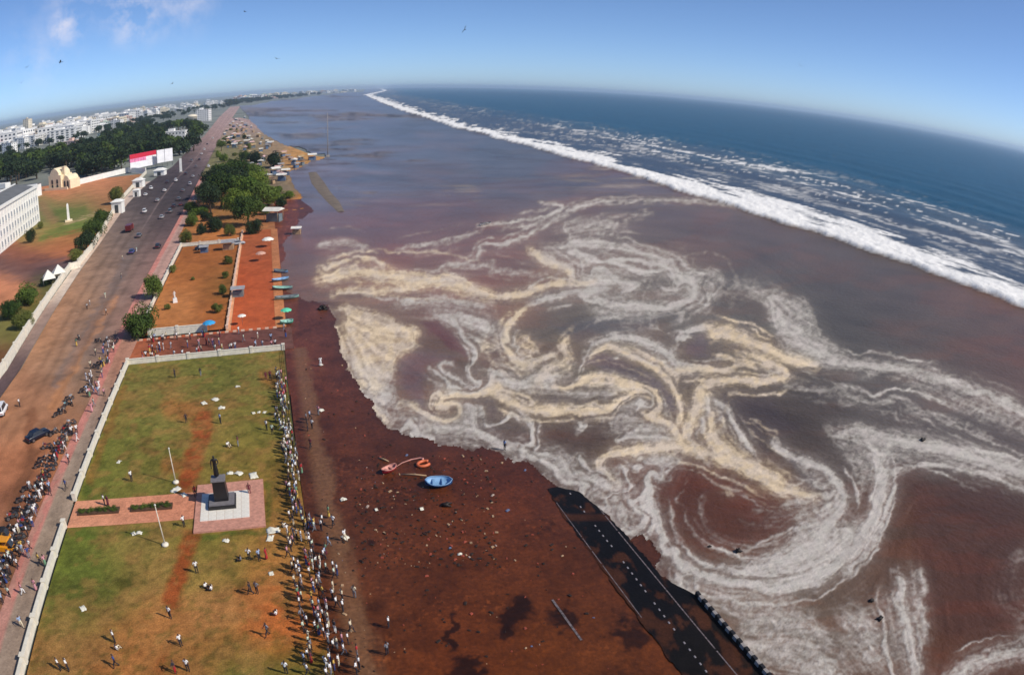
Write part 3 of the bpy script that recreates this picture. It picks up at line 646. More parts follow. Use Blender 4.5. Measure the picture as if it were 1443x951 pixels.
KERB = ([30, 57, 107, 126, 163, 201, 247, 310, 398, 590, 1020, 2104, 2700], [-34.7, -34.6, -34, -34.6, -35.8, -36.3, -37, -38.4, -41.3, -48.2, -64, -95, -112])
road_ys = np.concatenate([np.arange(38, 330, .6), np.geomspace(330, 2700, 220)])
def lanes(C, X, Y, px, py):
    u = (X-np.interp(Y, *RXL))/(np.interp(Y, *KERB)-np.interp(Y, *RXL))
    k = sstep(235, 300, Y)*(1-sstep(900, 1500, Y))
    line = np.exp(-((u-.52)/.010)**2)*k*.4
    C = C*(1-line[..., None])+lin((176, 160, 162))*line[..., None]
    tr = sum(np.exp(-((u-c_)/.035)**2) for c_ in (.25, .4, .66, .8))*.22*(1-k*.5)*(.4+.9*fbm(X/3, Y/22, 311, 3))
    return C*(1-tr[..., None])
strip('road', road_ys, RXL, KERB, 60, .0,
 [(20,590,170,126,98),(60,560,160,118,92),(30,650,168,114,84),(40,700,152,104,80),(90,520,140,117,102),(130,470,122,111,108),(60,480,176,134,104),(100,430,174,134,106),(150,380,162,134,114),(130,420,152,126,108),(165,400,122,111,112),
  (190,350,96,90,98),(175,350,130,114,106),(170,470,150,118,108),(190,420,142,114,110),(215,370,152,120,116),(230,330,96,82,90),(200,310,84,80,88),(225,280,62,60,68),(250,250,66,62,70),(200,290,90,84,88),(270,225,80,74,84),
  (285,200,146,128,132),(300,180,168,144,146),(320,160,172,154,158),(240,240,74,70,80),(180,330,132,120,117),(20,780,140,102,80),(10,860,150,110,86)], 24, 24,
 [((104,72,54), 9, .7, [(48,635),(30,680),(12,735)]), ((188,134,92), 8, .5, [(75,575),(110,500),(160,420)]), ((120,78,56), 8, .6, [(45,585),(40,625)]), ((110,104,108), 8, .5, [(80,540),(120,475),(165,395),(190,345)])],
 noise=(.34, 5.0, .22, 1.1), seed=301, fn=lanes)
def kerbcol(C, X, Y, px, py):
    k = np.interp(Y, *KERB); d = X-k
    pink = (1-sstep(1.3, 1.7, d))*(.65+.35*(fbm(X/1.5, Y/4, 331, 3) > .45))
    pk = lin((196, 128, 124)); C = C*(1-.8*pink[..., None])+pk*.8*pink[..., None]
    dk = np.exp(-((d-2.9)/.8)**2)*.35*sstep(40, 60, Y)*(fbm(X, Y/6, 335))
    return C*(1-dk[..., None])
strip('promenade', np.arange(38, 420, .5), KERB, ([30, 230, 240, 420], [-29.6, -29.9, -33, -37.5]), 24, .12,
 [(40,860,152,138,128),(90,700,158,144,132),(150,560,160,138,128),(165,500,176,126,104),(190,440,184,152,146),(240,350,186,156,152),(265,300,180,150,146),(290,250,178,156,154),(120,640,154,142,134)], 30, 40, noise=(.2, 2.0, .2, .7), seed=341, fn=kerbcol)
strip('footpath', np.arange(100, 420, 1.0), ([100, 127, 166, 208, 234, 279, 332, 405, 420], [-56.6, -56.6, -60.2, -63.4, -62.9, -68, -74.6, -79, -80]), RXL, 8, .13, [(60,470,150,132,128),(20,520,96,82,88),(110,385,205,196,190),(150,320,196,178,170),(190,262,190,180,178)], 26, 26, noise=(.25, 3., .2, .8), seed=351)
strip('side_street', np.arange(123.8, 136.2, .3), -34.3, 2.2, 90, .01, [(200,490,150,88,66),(250,490,120,74,62),(300,485,114,72,66),(350,480,112,74,72),(395,478,104,74,72),(180,495,172,104,72)], 26, 8, noise=(.3, 2., .3, .6), seed=361)
strip('garden_earth', np.arange(138.6, 223.2, .6), -29.6, -11.2, 40, .02, [(240,450,176,116,66),(300,440,160,98,52),(260,400,168,108,60),(300,380,158,98,54),(280,360,148,94,52),(315,400,120,92,48),(250,430,180,126,80)], 22, 18, noise=(.32, 3., .25, .8), seed=371)
strip('clay_court', np.arange(136.6, 240, .7), -10.2, -1.0, 26, .02, [(350,450,182,92,54),(370,440,176,92,58),(345,400,176,86,48),(370,380,166,86,54),(360,345,160,92,60)], 20, 20, noise=(.26, 3., .24, .8), seed=381)
strip('court_border', np.arange(136.4, 240, .7), -.98, 1.2, 8, .06, [(392,460,196,134,92),(386,400,184,124,86),(384,340,170,116,84)], 20, 20, noise=(.3, 2., .25, .6), seed=385)
strip('garden_walk', np.arange(136.7, 240, 1.0), -11.18, -10.22, 4, .05, [(322,460,206,160,128),(335,380,204,164,136)], 20, 20, noise=(.25, 2., .25, .6), seed=387)
strip('grove_earth', np.concatenate([np.arange(223.4, 330, .8), np.geomspace(330, 1400, 120)]), ([223, 240, 420, 590, 1020, 1400], [-36.8, -36.9, -42, -48, -63.8, -75]), ([223, 268, 270, 293, 345, 398, 480, 495, 608, 1215, 1400], [8, 9, 17, 14, 13, 11, 37, 30, 14, -30, -60]), 60, -.05,
 [(300,330,176,116,68),(275,320,170,118,72),(330,300,150,112,70),(360,310,160,112,76),(400,300,150,104,84),(430,298,180,130,66),(380,270,118,108,92),(400,250,122,114,100),(430,232,186,146,92),(420,238,176,136,90),(350,225,120,118,84),(330,210,118,118,88),(330,190,150,138,124),(350,200,128,122,100),(320,170,172,152,156),(370,215,150,132,112),(335,160,166,150,156),(345,180,168,148,150)], 14, 10, noise=(.35, 4., .3, 1.2), seed=391)
strip('compound_ground', np.arange(120, 470, 1.2), ([120, 470], [-150, -190]), ([120, 127, 166, 208, 234, 279, 332, 405, 428, 470], [-57.2, -57.2, -60.9, -64.2, -63.6, -68.7, -75.3, -80.2, -80, -86]), 90, -.03,
 [(90,270,196,132,98),(130,270,196,134,100),(150,285,150,112,78),(80,300,112,122,70),(110,300,98,116,64),(120,285,130,122,76),(60,300,124,124,80),(95,322,92,114,54),(60,330,126,126,76),(70,345,172,108,74),(95,345,180,114,78),(40,365,142,90,70),(100,335,172,118,78),(30,380,92,76,82),(60,380,84,72,86),(95,378,80,72,86),(20,410,194,134,104),(5,415,186,128,98),(20,470,118,118,68),(40,440,98,104,54),(10,500,112,82,58),(70,400,90,96,50)],
 16, 12, [((92,124,56), 6, .7, [(60,335),(100,320),(130,318)]), ((176,160,128), 2.2, .8, [(92,316),(120,308),(150,298)]), ((88,112,48), 5, .6, [(72,300),(120,296)]), ((156,118,92), 8, .5, [(60,290),(75,310)])], noise=(.28, 5., .2, 1.5), seed=401)

# ------------------------------------------------------------------ walls, kerbs
white = mat('whitewash', (226, 218, 200), .85, .10, 1.5)
white2 = mat('pale_wall_paint', (236, 234, 228), .8, .07, .3)
cream = mat('cream_render', (238, 220, 186), .8, .08, .6)
concrete = mat('weathered_concrete', (150, 144, 138), .9, .18, 1.0)
pinkbrick = mat('pink_brick_paving', (196, 140, 120), .9, .18, 2.5)
def wall(pts, h, t, label, name='boundary_wall', m=white, step=6.0, pier=True, group=None, z=0.0):
    root = empty(name, (pts[0][0], pts[0][1], z), 0, label, 'wall', group); o = Vector(pts[0]+(0,)) if len(pts[0]) == 2 else Vector(pts[0])
    pier_me = MB().box((0, 0, (h+.14)/2), (t+.22, t+.22, h+.14)).box((0, 0, h+.19), (t+.34, t+.34, .10)).mesh('pier', m)
    for a, b in zip(pts[:-1], pts[1:]):
        A, B = Vector((a[0], a[1], 0))-Vector((o.x, o.y, 0)), Vector((b[0], b[1], 0))-Vector((o.x, o.y, 0)); d = B-A; L = d.length; rz = math.atan2(d.y, d.x)
        n = max(1, round(L/step))
        for k in range(n):
            c = A+d*((k+.5)/n); l = L/n-(t+.222 if pier else .004)
            p = link('wall_panel', None, root) if False else MB().box((0, 0, h/2), (l, t, h)).box((0, 0, h+.032), (l, t+.12, .06)).build('wall_panel', m, root, (c.x, c.y, 0), rz)
            if pier: link('pier', pier_me, root, (A.x+d.x*k/n, A.y+d.y*k/n, 0), rz)
    if pier: link('pier', pier_me, root, (B.x, B.y, 0), rz)
    return root
wall([(-29.75, 42), (-29.7, 71.0)], .95, .3, 'low white wall along the lower lawn beside the grey walk')
wall([(-29.6, 77.2), (-29.6, 123.6), (.2, 123.7)], .95, .3, 'low white wall round the road side and far end of the upper lawn')
wall([(-30.0, 146), (-30.1, 166)], .9, .28, 'short white wall piece between the two roadside trees')
wall([(-30.0, 172), (-30.3, 223.4), (-11.6, 223.2)], 1.0, .3, 'white wall at the road side and far end of the bare earth garden')
wall([(-27.5, 138.4), (-15.4, 138.2)], 1.5, .35, 'white wall beside the blue parasol at the near end of the bare garden')
wall([(-11.0, 138.6), (-10.7, 238)], .55, .3, 'long low pinkish white wall between the bare garden and the orange court', m=mat('pink_whitewash', (222, 188, 164), .85, .12, 1.2))
wall([(-57.0, 122), (-57.0, 127), (-60.7, 166.5), (-64.0, 207), (-61.6, 209)], 2.0, .45, 'tall cream wall on the inland side of the road, near length', step=9)
wall([(-62.4, 212), (-63.4, 234), (-68.4, 279), (-75, 332), (-80, 405), (-84, 468)], 1.9, .45, 'tall white wall on the inland side of the road, far length', step=12)
wall([(-84.6, 470), (-101, 489), (-128, 446)], 3.4, .4, 'white wall closing the far end of the inland compound', step=14, m=white2)
# kerb of painted blocks in front of the court
kb = empty('kerb', (-29, 136.3, 0), 0, 'row of pale and orange kerb blocks along the side street', 'kerb')
bm_p = mat('kerb_pale', (226, 190, 164), .85, .1); bm_o = mat('kerb_orange', (206, 106, 66), .85, .1)
me_p, me_o = MB().box((0, 0, .14), (.78, .4, .28), top=.94).mesh('kerb_block', bm_p), MB().box((0, 0, .14), (.78, .4, .28), top=.94).mesh('kerb_block', bm_o)
for k in range(35): link('kerb_block', (me_p, me_o)[k % 2], kb, (k*.82, 0, 0))

# the small asphalt road on the beach with its markings and block kerb
def beachroad():
    ys = np.arange(20, 68, .25)
    def fn(C, X, Y, px, py):
        mud = sstep(.57, .70, fbm(X/1.5, Y/2.4, 421, 5)*1.0+.36*np.exp(-(X-28.4)/.8)+.02+.05*sstep(40, 34, Y)+.10*np.exp(-((X-34.2)/.8)**2)*sstep(46, 40, Y)-.04)[..., None]
        mud = np.maximum(mud, (sstep(1.0, .4, np.abs(Y-60.6+(X-31)*.35))*.8)[..., None])
        C = C*(1-mud*.9)+lin((66, 40, 28))*mud*.9
        return C
    r = strip('beach_road', ys, (ys, 28.75+(fbm(ys*1.3, ys*0, 431, 4)-.5)*.5+sstep(62, 68, ys)*.5), (ys, np.interp(ys, [20, 44, 48, 60, 66, 68], [35.5, 35.6, 34.0, 33.7, 32.4, 30.2])+(fbm(ys*1.1, ys*0+5, 433, 4)-.5)*.6*sstep(43, 46, ys)), 40, .05, [(800,700,18,18,22),(900,800,15,15,19),(1000,930,20,18,18)], 60, 60, noise=(.35, 2., .25, .5), rough=.55, fine=.2, seed=423, fn=fn)
    paint = mat('worn_road_paint', (104, 94, 96), .8, .5, 3.)
    for x, y0, y1, w in [(29.05, 43.0, 64.5, .09), (33.3, 20, 62.0, .12)]:
        o = MB()
        y = y0
        while y < y1:
            l = min(random.uniform(2.0, 5.5), y1-y); o.add([(x-w/2, y, .06), (x+w/2, y, .06), (x+w/2, y+l, .06), (x-w/2, y+l, .06)], [(0, 1, 2, 3)]); y += l+random.choice([0.02, .02, .3])
        o.build('road_edge_line', paint, r)
    dash = MB().box((0, 0, .085), (.15, .28, .07), top=.8).mesh('road_stud', mat('white_road_stud', (150, 144, 146), .7, .3))
    y = 24.0; k = 0
    while y < 66.5:
        if not 52.6 < y < 54.2 and not 59 < y < 61.2 and random.random() > .15: link('road_stud', dash, r, (31.1+(.25 if y > 55 else .02*(y-40)), y, 0))
        y += 1.02
    kr = empty('kerb', (35.75, 20, 0), 0, 'sawtooth kerb of black and white blocks at the foam edge of the sunken beach road', 'kerb')
    kw = MB().box((0, 0, .24), (.36, .62, .48), top=.9).mesh('kerb_block', mat('kerb_white', (166, 158, 154), .85, .3)); kk = MB().box((0, 0, .27), (.36, .62, .54), top=.9).mesh('kerb_block', mat('kerb_black', (24, 22, 24), .6, .2))
    for k in range(38): link('kerb_block', (kw, kk)[k % 2], kr, (0, k*.64, 0), random.uniform(-.05, .05))
    # piece of an older line lying bare in the mud
    old = struct(MB().add([P(777, 845, .02), P(780, 844, .02), P(821, 901, .02), P(818, 902, .02)], [(0, 3, 2, 1)]).build('old_road_line', paint))
beachroad()

# ------------------------------------------------------------------ trees
leafm = {}
def leaf_mat(name, c1, c2):
    m = bpy.data.materials.new(name); m.use_nodes = True; nt = m.node_tree; b = nt.nodes['Principled BSDF']; b.inputs['Roughness'].default_value = .75; b.inputs['Specular IOR Level'].default_value = .2
    t = nt.nodes.new('ShaderNodeTexCoord'); n = nt.nodes.new('ShaderNodeTexNoise'); n.inputs['Scale'].default_value = .9; n.inputs['Detail'].default_value = 4; nt.links.new(t.outputs['Object'], n.inputs['Vector'])
    oi = nt.nodes.new('ShaderNodeObjectInfo'); ad = nt.nodes.new('ShaderNodeMath'); ad.operation = 'MULTIPLY_ADD'; ad.inputs[1].default_value = .5; nt.links.new(oi.outputs['Random'], ad.inputs[0]); nt.links.new(n.outputs['Fac'], ad.inputs[2])
    mr = nt.nodes.new('ShaderNodeMapRange'); mr.inputs['From Min'].default_value = .45; mr.inputs['From Max'].default_value = 1.05; nt.links.new(ad.outputs[0], mr.inputs['Value'])
    mx = nt.nodes.new('ShaderNodeMix'); mx.data_type = 'RGBA'; mx.inputs['A'].default_value = lc(c1); mx.inputs['B'].default_value = lc(c2); nt.links.new(mr.outputs['Result'], mx.inputs['Factor']); nt.links.new(mx.outputs['Result'], b.inputs['Base Color'])
    return m
LEAF = {'mid': leaf_mat('leaf_mid', (46, 66, 26), (92, 110, 44)), 'dark': leaf_mat('leaf_dark', (28, 46, 28), (52, 68, 38)), 'olive': leaf_mat('leaf_olive', (74, 84, 36), (120, 122, 58)), 'bright': leaf_mat('leaf_bright', (62, 88, 28), (122, 136, 52))}
bark = mat('bark', (92, 76, 60), .95, .25, 3., bump=.4)
def crown_mesh(seed, lobes, n, leaf, flat=.75):
    rng = random.Random(seed); vs = []; fs = []
    L = []
    for k in range(lobes):
        while True:
            p = Vector((rng.uniform(-1, 1), rng.uniform(-1, 1), rng.uniform(-.6, 1)))
            if p.length < 1: break
        L.append((Vector((p.x*.72, p.y*.72, p.z*.62*flat)), rng.uniform(.24, .46)))
    for k in range(n):
        c, r = L[k % lobes]
        d = Vector((rng.gauss(0, 1), rng.gauss(0, 1), rng.gauss(0, 1)+.25)).normalized(); p = c+d*r*rng.uniform(.55, 1.08)**.6
        nrm = (d+Vector((rng.gauss(0, .5), rng.gauss(0, .5), rng.gauss(0, .5)))).normalized(); u = nrm.orthogonal().normalized(); u.rotate(Matrix.Rotation(rng.uniform(0, 6.28), 3, nrm)); w = nrm.cross(u)
        s = leaf*rng.uniform(.6, 1.3); o = len(vs)
        vs += [p+u*s, p+w*s*.55+nrm*s*.15, p-u*s, p-w*s*.55+nrm*s*.12]; fs.append((o, o+1, o+2, o+3))
    me = bpy.data.meshes.new('crown'); me.from_pydata([tuple(v) for v in vs], [], fs); me.update(); return me
def trunk_mesh(seed, h):
    """unit crown radius; the trunk reaches from the ground (z = -h) into the crown with limbs"""
    rng = random.Random(seed); b = MB()
    b.tube([(0, 0, -h), (rng.uniform(-.05, .05), rng.uniform(-.05, .05), -h*.5), (0, 0, 0), (0, 0, .25)], [.085, .065, .055, .03], 7)
    for k in range(5):
        a = k*1.256+rng.uniform(-.3, .3); b.tube([(0, 0, -h*.35+k*.06), (.25*math.cos(a), .25*math.sin(a), -.05), (.55*math.cos(a), .55*math.sin(a), .22)], [.045, .032, .012], 5)
    return b.mesh('trunk', bark)
CROWNS = {}
def crowns(kind, grade):
    key = (kind, grade)
    if key not in CROWNS:
        lob, n, leaf = {'near': (22, 5200, .052), 'mid': (18, 2400, .075), 'far': (12, 700, .13)}[grade]
        out = []
        for s in range(3):
            me = crown_mesh(hash(key) % 1000 if False else (len(CROWNS)*10+s+3), lob, n, leaf); me.materials.append(LEAF[kind]); out.append((me, trunk_mesh(s, .9)))
        CROWNS[key] = out
    return CROWNS[key]
def tree(loc, h, r, kind, grade, label, group=None, cat='tree', name='tree', flat=1.0, low=False):
    """h: total height, r: crown radius"""
    cm, tm = random.choice(crowns(kind, grade)); root = empty(name, loc, random.uniform(0, 6.28), label, cat, group)
    zc = h-r*.62*flat
    if low: flat = h/(1.35*r); zc = h*.42
    c = link('crown', cm, root, (0, 0, zc), 0, (r*random.uniform(.8, 1.15), r*random.uniform(.8, 1.15), r*flat*random.uniform(.85, 1.15))); t = link('trunk', tm, root, (0, 0, zc), 0, (r*.8, r*.8, zc/.9))
    return root
GR = 'trees of the grove beyond the orange court'
for (px, py, h, r, k) in [(297,300,9,5.5,'dark'),(312,292,11,6,'mid'),(330,282,12,7,'dark'),(348,292,10,6.5,'bright'),(335,308,9,6,'bright'),(350,318,8,5.5,'mid'),(366,296,9,6,'mid'),(362,280,10,6,'bright'),(318,276,12,6.5,'mid'),(338,270,12,6.5,'mid'),(304,280,11,5.5,'dark'),(378,290,6,4.5,'bright'),(325,262,10,6,'mid'),(352,262,9,5.5,'mid'),(292,288,8,4.5,'dark')]:
    tree(P(px, py), h*1.25, r*1.2, k, 'near', {'dark': 'dark green broad tree in the dense grove beyond the orange court', 'mid': 'leafy mid green tree in the dense grove beyond the orange court', 'bright': 'bright yellow green tree in the dense grove beyond the orange court'}[k], GR)  # the three kinds differ in leaf colour
for (px, py, h, r, k, lab) in [(272,318,5,3,'mid','small green tree between the pink walk and the grove clearing'),(302,326,6,3.2,'dark','dark round small tree alone in the brown clearing before the grove'),(268,302,6,3.5,'mid','green tree at the roadside corner of the grove clearing'),(262,342,4,2.6,'olive','low olive bush beside the far corner of the bare garden wall'),
   (357,330,5,3.2,'dark','dark low tree at the top end of the orange court'),(325,332,4,2.5,'olive','olive bush behind the far wall of the bare garden'),(216,421,6.5,3.4,'mid','bushy roadside tree beside the bare garden wall, farther of the pair'),(203,473,6.2,4.6,'mid','wide roadside tree at the corner of the side street, nearer of the pair'),
   (386,236,9,7.5,'dark','dark round tree standing among stalls near the sand spit'),(362,232,8,6,'dark','dark tree inland of the round tree near the stalls'),(345,226,7,5,'mid','small green tree by the far end of the grove'),(312,213,9,5,'mid','green tree beside the road beyond the grove'),
   (122,352,7,5,'dark','dark bushy tree inside the cream roadside wall, nearest of three'),(133,335,7,5.5,'mid','mid green bushy tree inside the roadside wall, middle of three'),(145,318,7,5,'mid','green tree by the roadside wall near the white gate block, farthest of three'),(108,368,4,3,'olive','olive bush where the lane meets the roadside wall'),
   (42,428,5.5,4,'mid','round bush tree inside the wall at the left edge by the white tents'),(18,448,5,3.5,'mid','bushy tree nearest the left edge, inside the wall'),(66,402,3,2.2,'dark','small dark bush beside the white tents'),(165,287,8,6,'olive','olive tree at the end of the red earth yard'),(34,462,4,3,'olive','low olive bush between the wall and the left edge'),
   (44,342,6,2.6,'dark','thin dark tree against the corner of the long white building'),(57,322,3,2,'olive','olive bush at the corner of the long white building')]:
    tree(P(px, py), h, r, k, 'near', lab, low=h < 7.2)
for i, (px, py, h, r, lab) in enumerate([(321,372,2.6,1.7,'garden shrub against the court wall, farthest of the row'),(317,392,2.0,1.4,'garden shrub against the court wall, second from the far end'),(313,415,2.4,1.5,'garden shrub against the court wall, third from the far end'),(307,440,2.6,1.6,'garden shrub against the court wall, nearest of the row'),(243,384,2.2,1.4,'garden shrub close to the roadside wall of the bare garden'),(236,436,1.6,1.0,'small shrub in front of the white garden figure'),(272,395,1.0,.8,'tiny shrub in the middle of the bare garden')]):
    tree(P(px, py), h, r, 'olive', 'mid', lab, 'shrubs in the bare garden', 'shrub', 'shrub', .9, True)
for i, (px, py) in enumerate([(372,302),(386,284),(392,270),(376,268),(360,256),(368,248),(350,246),(338,238),(326,232),(316,228),(308,222),(302,240),(396,292),(404,280),(344,232),(332,220),(322,206),(328,196),(318,198),(338,204),(350,210),(334,186),(344,196),(326,184),(290,312),(282,302),(284,330)]):
    tree(P(px, py), random.uniform(2.6, 6), random.uniform(2.2, 4.4), random.choice(['mid', 'olive', 'bright', 'dark']), 'mid', 'low bush in the green belt round the grove and towards the spit', 'bushes of the green belt', 'bush', 'bush', 1.0, True)
def in_poly(x, y, poly): return float(poly_sdf(np.array([x]), np.array([y]), poly)[0]) < 0
def scatter(poly, n, mind, seed):
    rng = random.Random(seed); a = np.array(poly); out = []; tries = 0
    while len(out) < n and tries < 20000:
        tries += 1; x, y = rng.uniform(a[:, 0].min(), a[:, 0].max()), rng.uniform(a[:, 1].min(), a[:, 1].max())
        if not in_poly(x, y, poly): continue
        p = P(x, y)
        if all((p.x-q.x)**2+(p.y-q.y)**2 > mind*mind for q in out): out.append(p)
    return out
WOOD = [(-20,268),(60,256),(118,252),(180,238),(238,226),(272,214),(288,196),(292,186),(272,180),(220,180),(180,184),(150,198),(132,214),(92,222),(40,228),(-20,232)]
n_w = 0
for p in scatter(WOOD, 290, 10, 5):
    px, py = proj(np.array(p.x), np.array(p.y), np.array(0.))
    if (230 < px < 272 and 186 < py < 213) or (55 < px < 118 and py > 243) or (176 < px < 248 and py > 226) or px+py*.2 < 46 and py > 250: continue
    tree(p, random.uniform(11, 18), random.uniform(7.5, 11), *(lambda k: (k, 'far', ('dark green' if k == 'dark' else 'mid green')+' tree in the broad wood '+('at the left edge behind the white roofs' if px < 60 else 'behind the cream gabled building' if px < 118 else 'left of the red billboard' if px < 178 else 'behind the billboards' if px < 245 else 'beside the bright white hall')))('dark' if random.random() < .8 else 'mid'), 'trees of the dark wood inland')
def tree_mass(name, pts, hr, rr, label):
    """far trees that read as one mass: one mesh of stems and leaf clumps"""
    base = crown_mesh(901, 10, 320, .17); bv = np.zeros(len(base.vertices)*3); base.vertices.foreach_get('co', bv); bv = bv.reshape(-1, 3); nf = len(base.polygons); V = []; F = []
    for p in pts:
        r, h = random.uniform(*rr), random.uniform(*hr); a = random.uniform(0, 6.28); c, s_ = math.cos(a), math.sin(a); k = sum(len(v) for v in V)
        q = bv*np.array([r, r, r*.8]); V.append(np.stack([q[:, 0]*c-q[:, 1]*s_+p.x, q[:, 0]*s_+q[:, 1]*c+p.y, q[:, 2]+h*.55], 1)); F.append(np.arange(nf*4).reshape(-1, 4)+k)
        k = sum(len(v) for v in V); t = np.array([(x*.5+p.x, y*.5+p.y, z) for z in (-.4, h*.6) for x, y in ((-1, -1), (1, -1), (1, 1), (-1, 1))]); V.append(t); F.append(np.array([(0, 1, 5, 4), (1, 2, 6, 5), (2, 3, 7, 6), (3, 0, 4, 7)])+k)
    me = bpy.data.meshes.new(name); me.from_pydata(np.concatenate(V).tolist(), [], np.concatenate(F).tolist()); me.update(); me.materials.append(LEAF['dark']); o = stuff(link(name, me)); o['label'] = label; o['category'] = 'trees'
tree_mass('town_trees', scatter([(-10,222),(70,206),(140,190),(200,178),(280,160),(330,150),(335,146),(280,152),(190,168),(110,182),(-10,206)], 130, 26, 9), (9, 15), (7, 12), 'hazy trees scattered between the pale town buildings')
tree_mass('coast_trees', scatter([(318,152),(345,146),(400,139),(450,134),(450,132.5),(400,136.5),(345,142),(318,146)], 80, 40, 10), (12, 20), (14, 26), 'faint line of trees along the far curve of the coast')

# ------------------------------------------------------------------ buildings
glass = mat('dark_window', (52, 58, 66), .25, .15, .5)
roofgrey = mat('grey_roof', (104, 106, 108), .85, .12, .2)
BW = [mat('town_white', (232, 230, 226), .8, .07, .15), mat('town_cream', (226, 214, 190), .8, .08, .15), mat('town_pink', (216, 186, 172), .8, .08, .15), mat('town_grey', (186, 188, 190), .8, .08, .15), mat('town_mint', (206, 216, 200), .8, .08, .15)]
def block_parts(w, d, h, m, root, rows=None, cols=None, win=True):
    """flat roofed block: wall body, parapet roof, stair head and tank, and each window"""
    MB().box((0, 0, h/2), (w, d, h)).build('wall', m, root)
    rf = MB().box((0, 0, h+.17), (w+.4, d+.4, .3)).build('roof', roofgrey if random.random() < .35 else m, root)
    MB().box((-w*.2, d*.15, h+1.75), (w*.25, d*.3, 2.8)).build('stair_head', m, rf)
    MB().lathe([(1.0, 0), (1.15, .8), (.9, 1.6)], (w*.28, -d*.2, h+.33), 8).build('water_tank', concrete, rf)
    if not win: return
    rows = rows or max(2, int(h/3.4)); cols = cols or max(3, int(w/4))
    wm = MB().box((0, 0, 0), (1.5, .16, 1.7)).mesh('window', glass); sm = MB().box((0, 0, -.95), (1.8, .3, .12)).mesh('sill', m)
    for face in (0, 1):
        W_f = w if face == 0 else d; cc = cols if face == 0 else max(2, int(d/4))
        for r in range(rows):
            for c in range(cc):
                x = (c+.5)/cc*W_f-W_f/2; z = (r+.55)*h/rows
                loc, rz = ((x, -d/2, z), 0) if face == 0 else ((w/2, x, z), math.pi/2)
                o = link('window', wm, root, loc, rz); link('sill', sm, o)
def town_mesh(seed, m):
    rng = random.Random(seed); b = MB(); w, d, h = rng.uniform(.7, 1.1), rng.uniform(.7, 1.1), 1.0
    b.box((0, 0, .5), (w, d, 1.0)).box((0, 0, 1.02), (w*1.03, d*1.03, .045)).box((rng.uniform(-.2, .2)*w, rng.uniform(-.2, .2)*d, 1.11), (w*.3, d*.35, .15))
    if rng.random() < .6: b.box((w*.62, 0, .33), (w*.4, d*.8, .66))
    n = rng.choice([3, 4, 5])
    for r in range(n):                                    # recessed looking window bands, slightly proud of the wall
        for k in range(5):
            b.box(((k-2)*w*.19, -d/2, (r+.55)/n*.96), (w*.09, .025, .42/n), mi=1)
            b.box((w/2, (k-2)*d*.19, (r+.55)/n*.96), (.025, d*.09, .42/n), mi=1)
    return b.mesh('town_building', [m, glass])
TM = [[town_mesh(k*10+i, m) for i in range(3)] for k, m in enumerate(BW)]
CN = ['white', 'cream', 'pink', 'grey', 'pale green']
def town(px_poly, n, mind, seed, hr, wr, where, group, wt=(14, 3, 2, 2, 1)):
    rng = random.Random(seed)
    for p in scatter(px_poly, n, mind, seed):
        k = rng.choices(range(5), wt)[0]; w = rng.uniform(*wr)
        o = link('town_building', TM[k][rng.randrange(3)], None, (p.x, p.y, -.4), rng.uniform(-.5, .3), (w, w*rng.uniform(.7, 1.2), rng.uniform(*hr)))
        qx = float(proj(np.array(p.x), np.array(p.y), np.array(0.))[0]); w_ = where if 'left horizon' not in where else where+(', left of the tall tower' if qx < 34 else ', just right of the tall tower' if qx < 95 else ', over the pale green blocks')
        tag(o, f'{CN[k]} building {w_}', 'building', group)
town([(-15,214),(40,207),(100,198),(138,186),(180,174),(205,166),(200,158),(120,172),(60,182),(-15,194)], 165, 22, 21, (11, 28), (22, 46), 'in the left horizon town', 'buildings of the town on the left horizon')
town([(170,172),(240,160),(300,148),(330,145),(330,141),(280,144),(220,154),(170,164)], 70, 40, 22, (9, 20), (18, 40), 'in the hazy town above the wood', 'buildings of the town above the wood')
town([(330,146),(400,138),(450,132.5),(505,129.5),(505,128),(450,130.5),(400,135),(330,142)], 60, 70, 23, (12, 34), (30, 70), 'on the far curve of the coast', 'buildings on the far coast', (5, 2, 2, 5, 1))
def house(px, py, w, d, h, m, rz, label, win=True, name='building'):
    p = P(px, py); root = empty(name, p, rz, label, 'building'); block_parts(w, d, h, m, root, win=win); return root
house(40, 199, 15, 15, 46, BW[1], -.3, 'tall pale tower block rising over the town at the left')
house(14, 216, 22, 14, 15, BW[0], -.4, 'white block among trees at the left edge below the town')
house(34, 210, 14, 12, 17, BW[0], -.4, 'white block beside the wood just below the pale tower')
house(104, 216, 20, 16, 14, BW[2], -.4, 'pinkish building standing out of the dark wood')
house(128, 208, 18, 12, 9, BW[4], -.4, 'low pale green block beside the pinkish building in the wood')
house(149, 200, 20, 12, 12, BW[4], -.4, 'pale green block at the upper edge of the wood')
house(165, 180, 26, 16, 16, BW[0], -.3, 'white block above the wood left of the road')
house(248, 196, 30, 16, 9, BW[0], -.25, 'bright white low hall between the wood and the road')
house(287, 171, 26, 20, 22, BW[0], -.2, 'white block close to the far end of the road')
# round cream building
p = P(271, 174); rb = empty('round_building', p, 0, 'round cream building with flat dome left of the far road', 'building')
MB().lathe([(9.5, 0), (9.5, 12), (9.9, 12.2), (9.9, 13), (8.5, 14.5), (4, 16), (.3, 16.6)], n=24).build('wall', BW[1], rb)
for k in range(12):
    a = -math.pi/2+(k-5.5)*.3; MB().box((0, 0, 0), (1.3, .2, 5)).build('window', glass, rb, (9.5*math.cos(a), 9.5*math.sin(a), 6), a+math.pi/2)
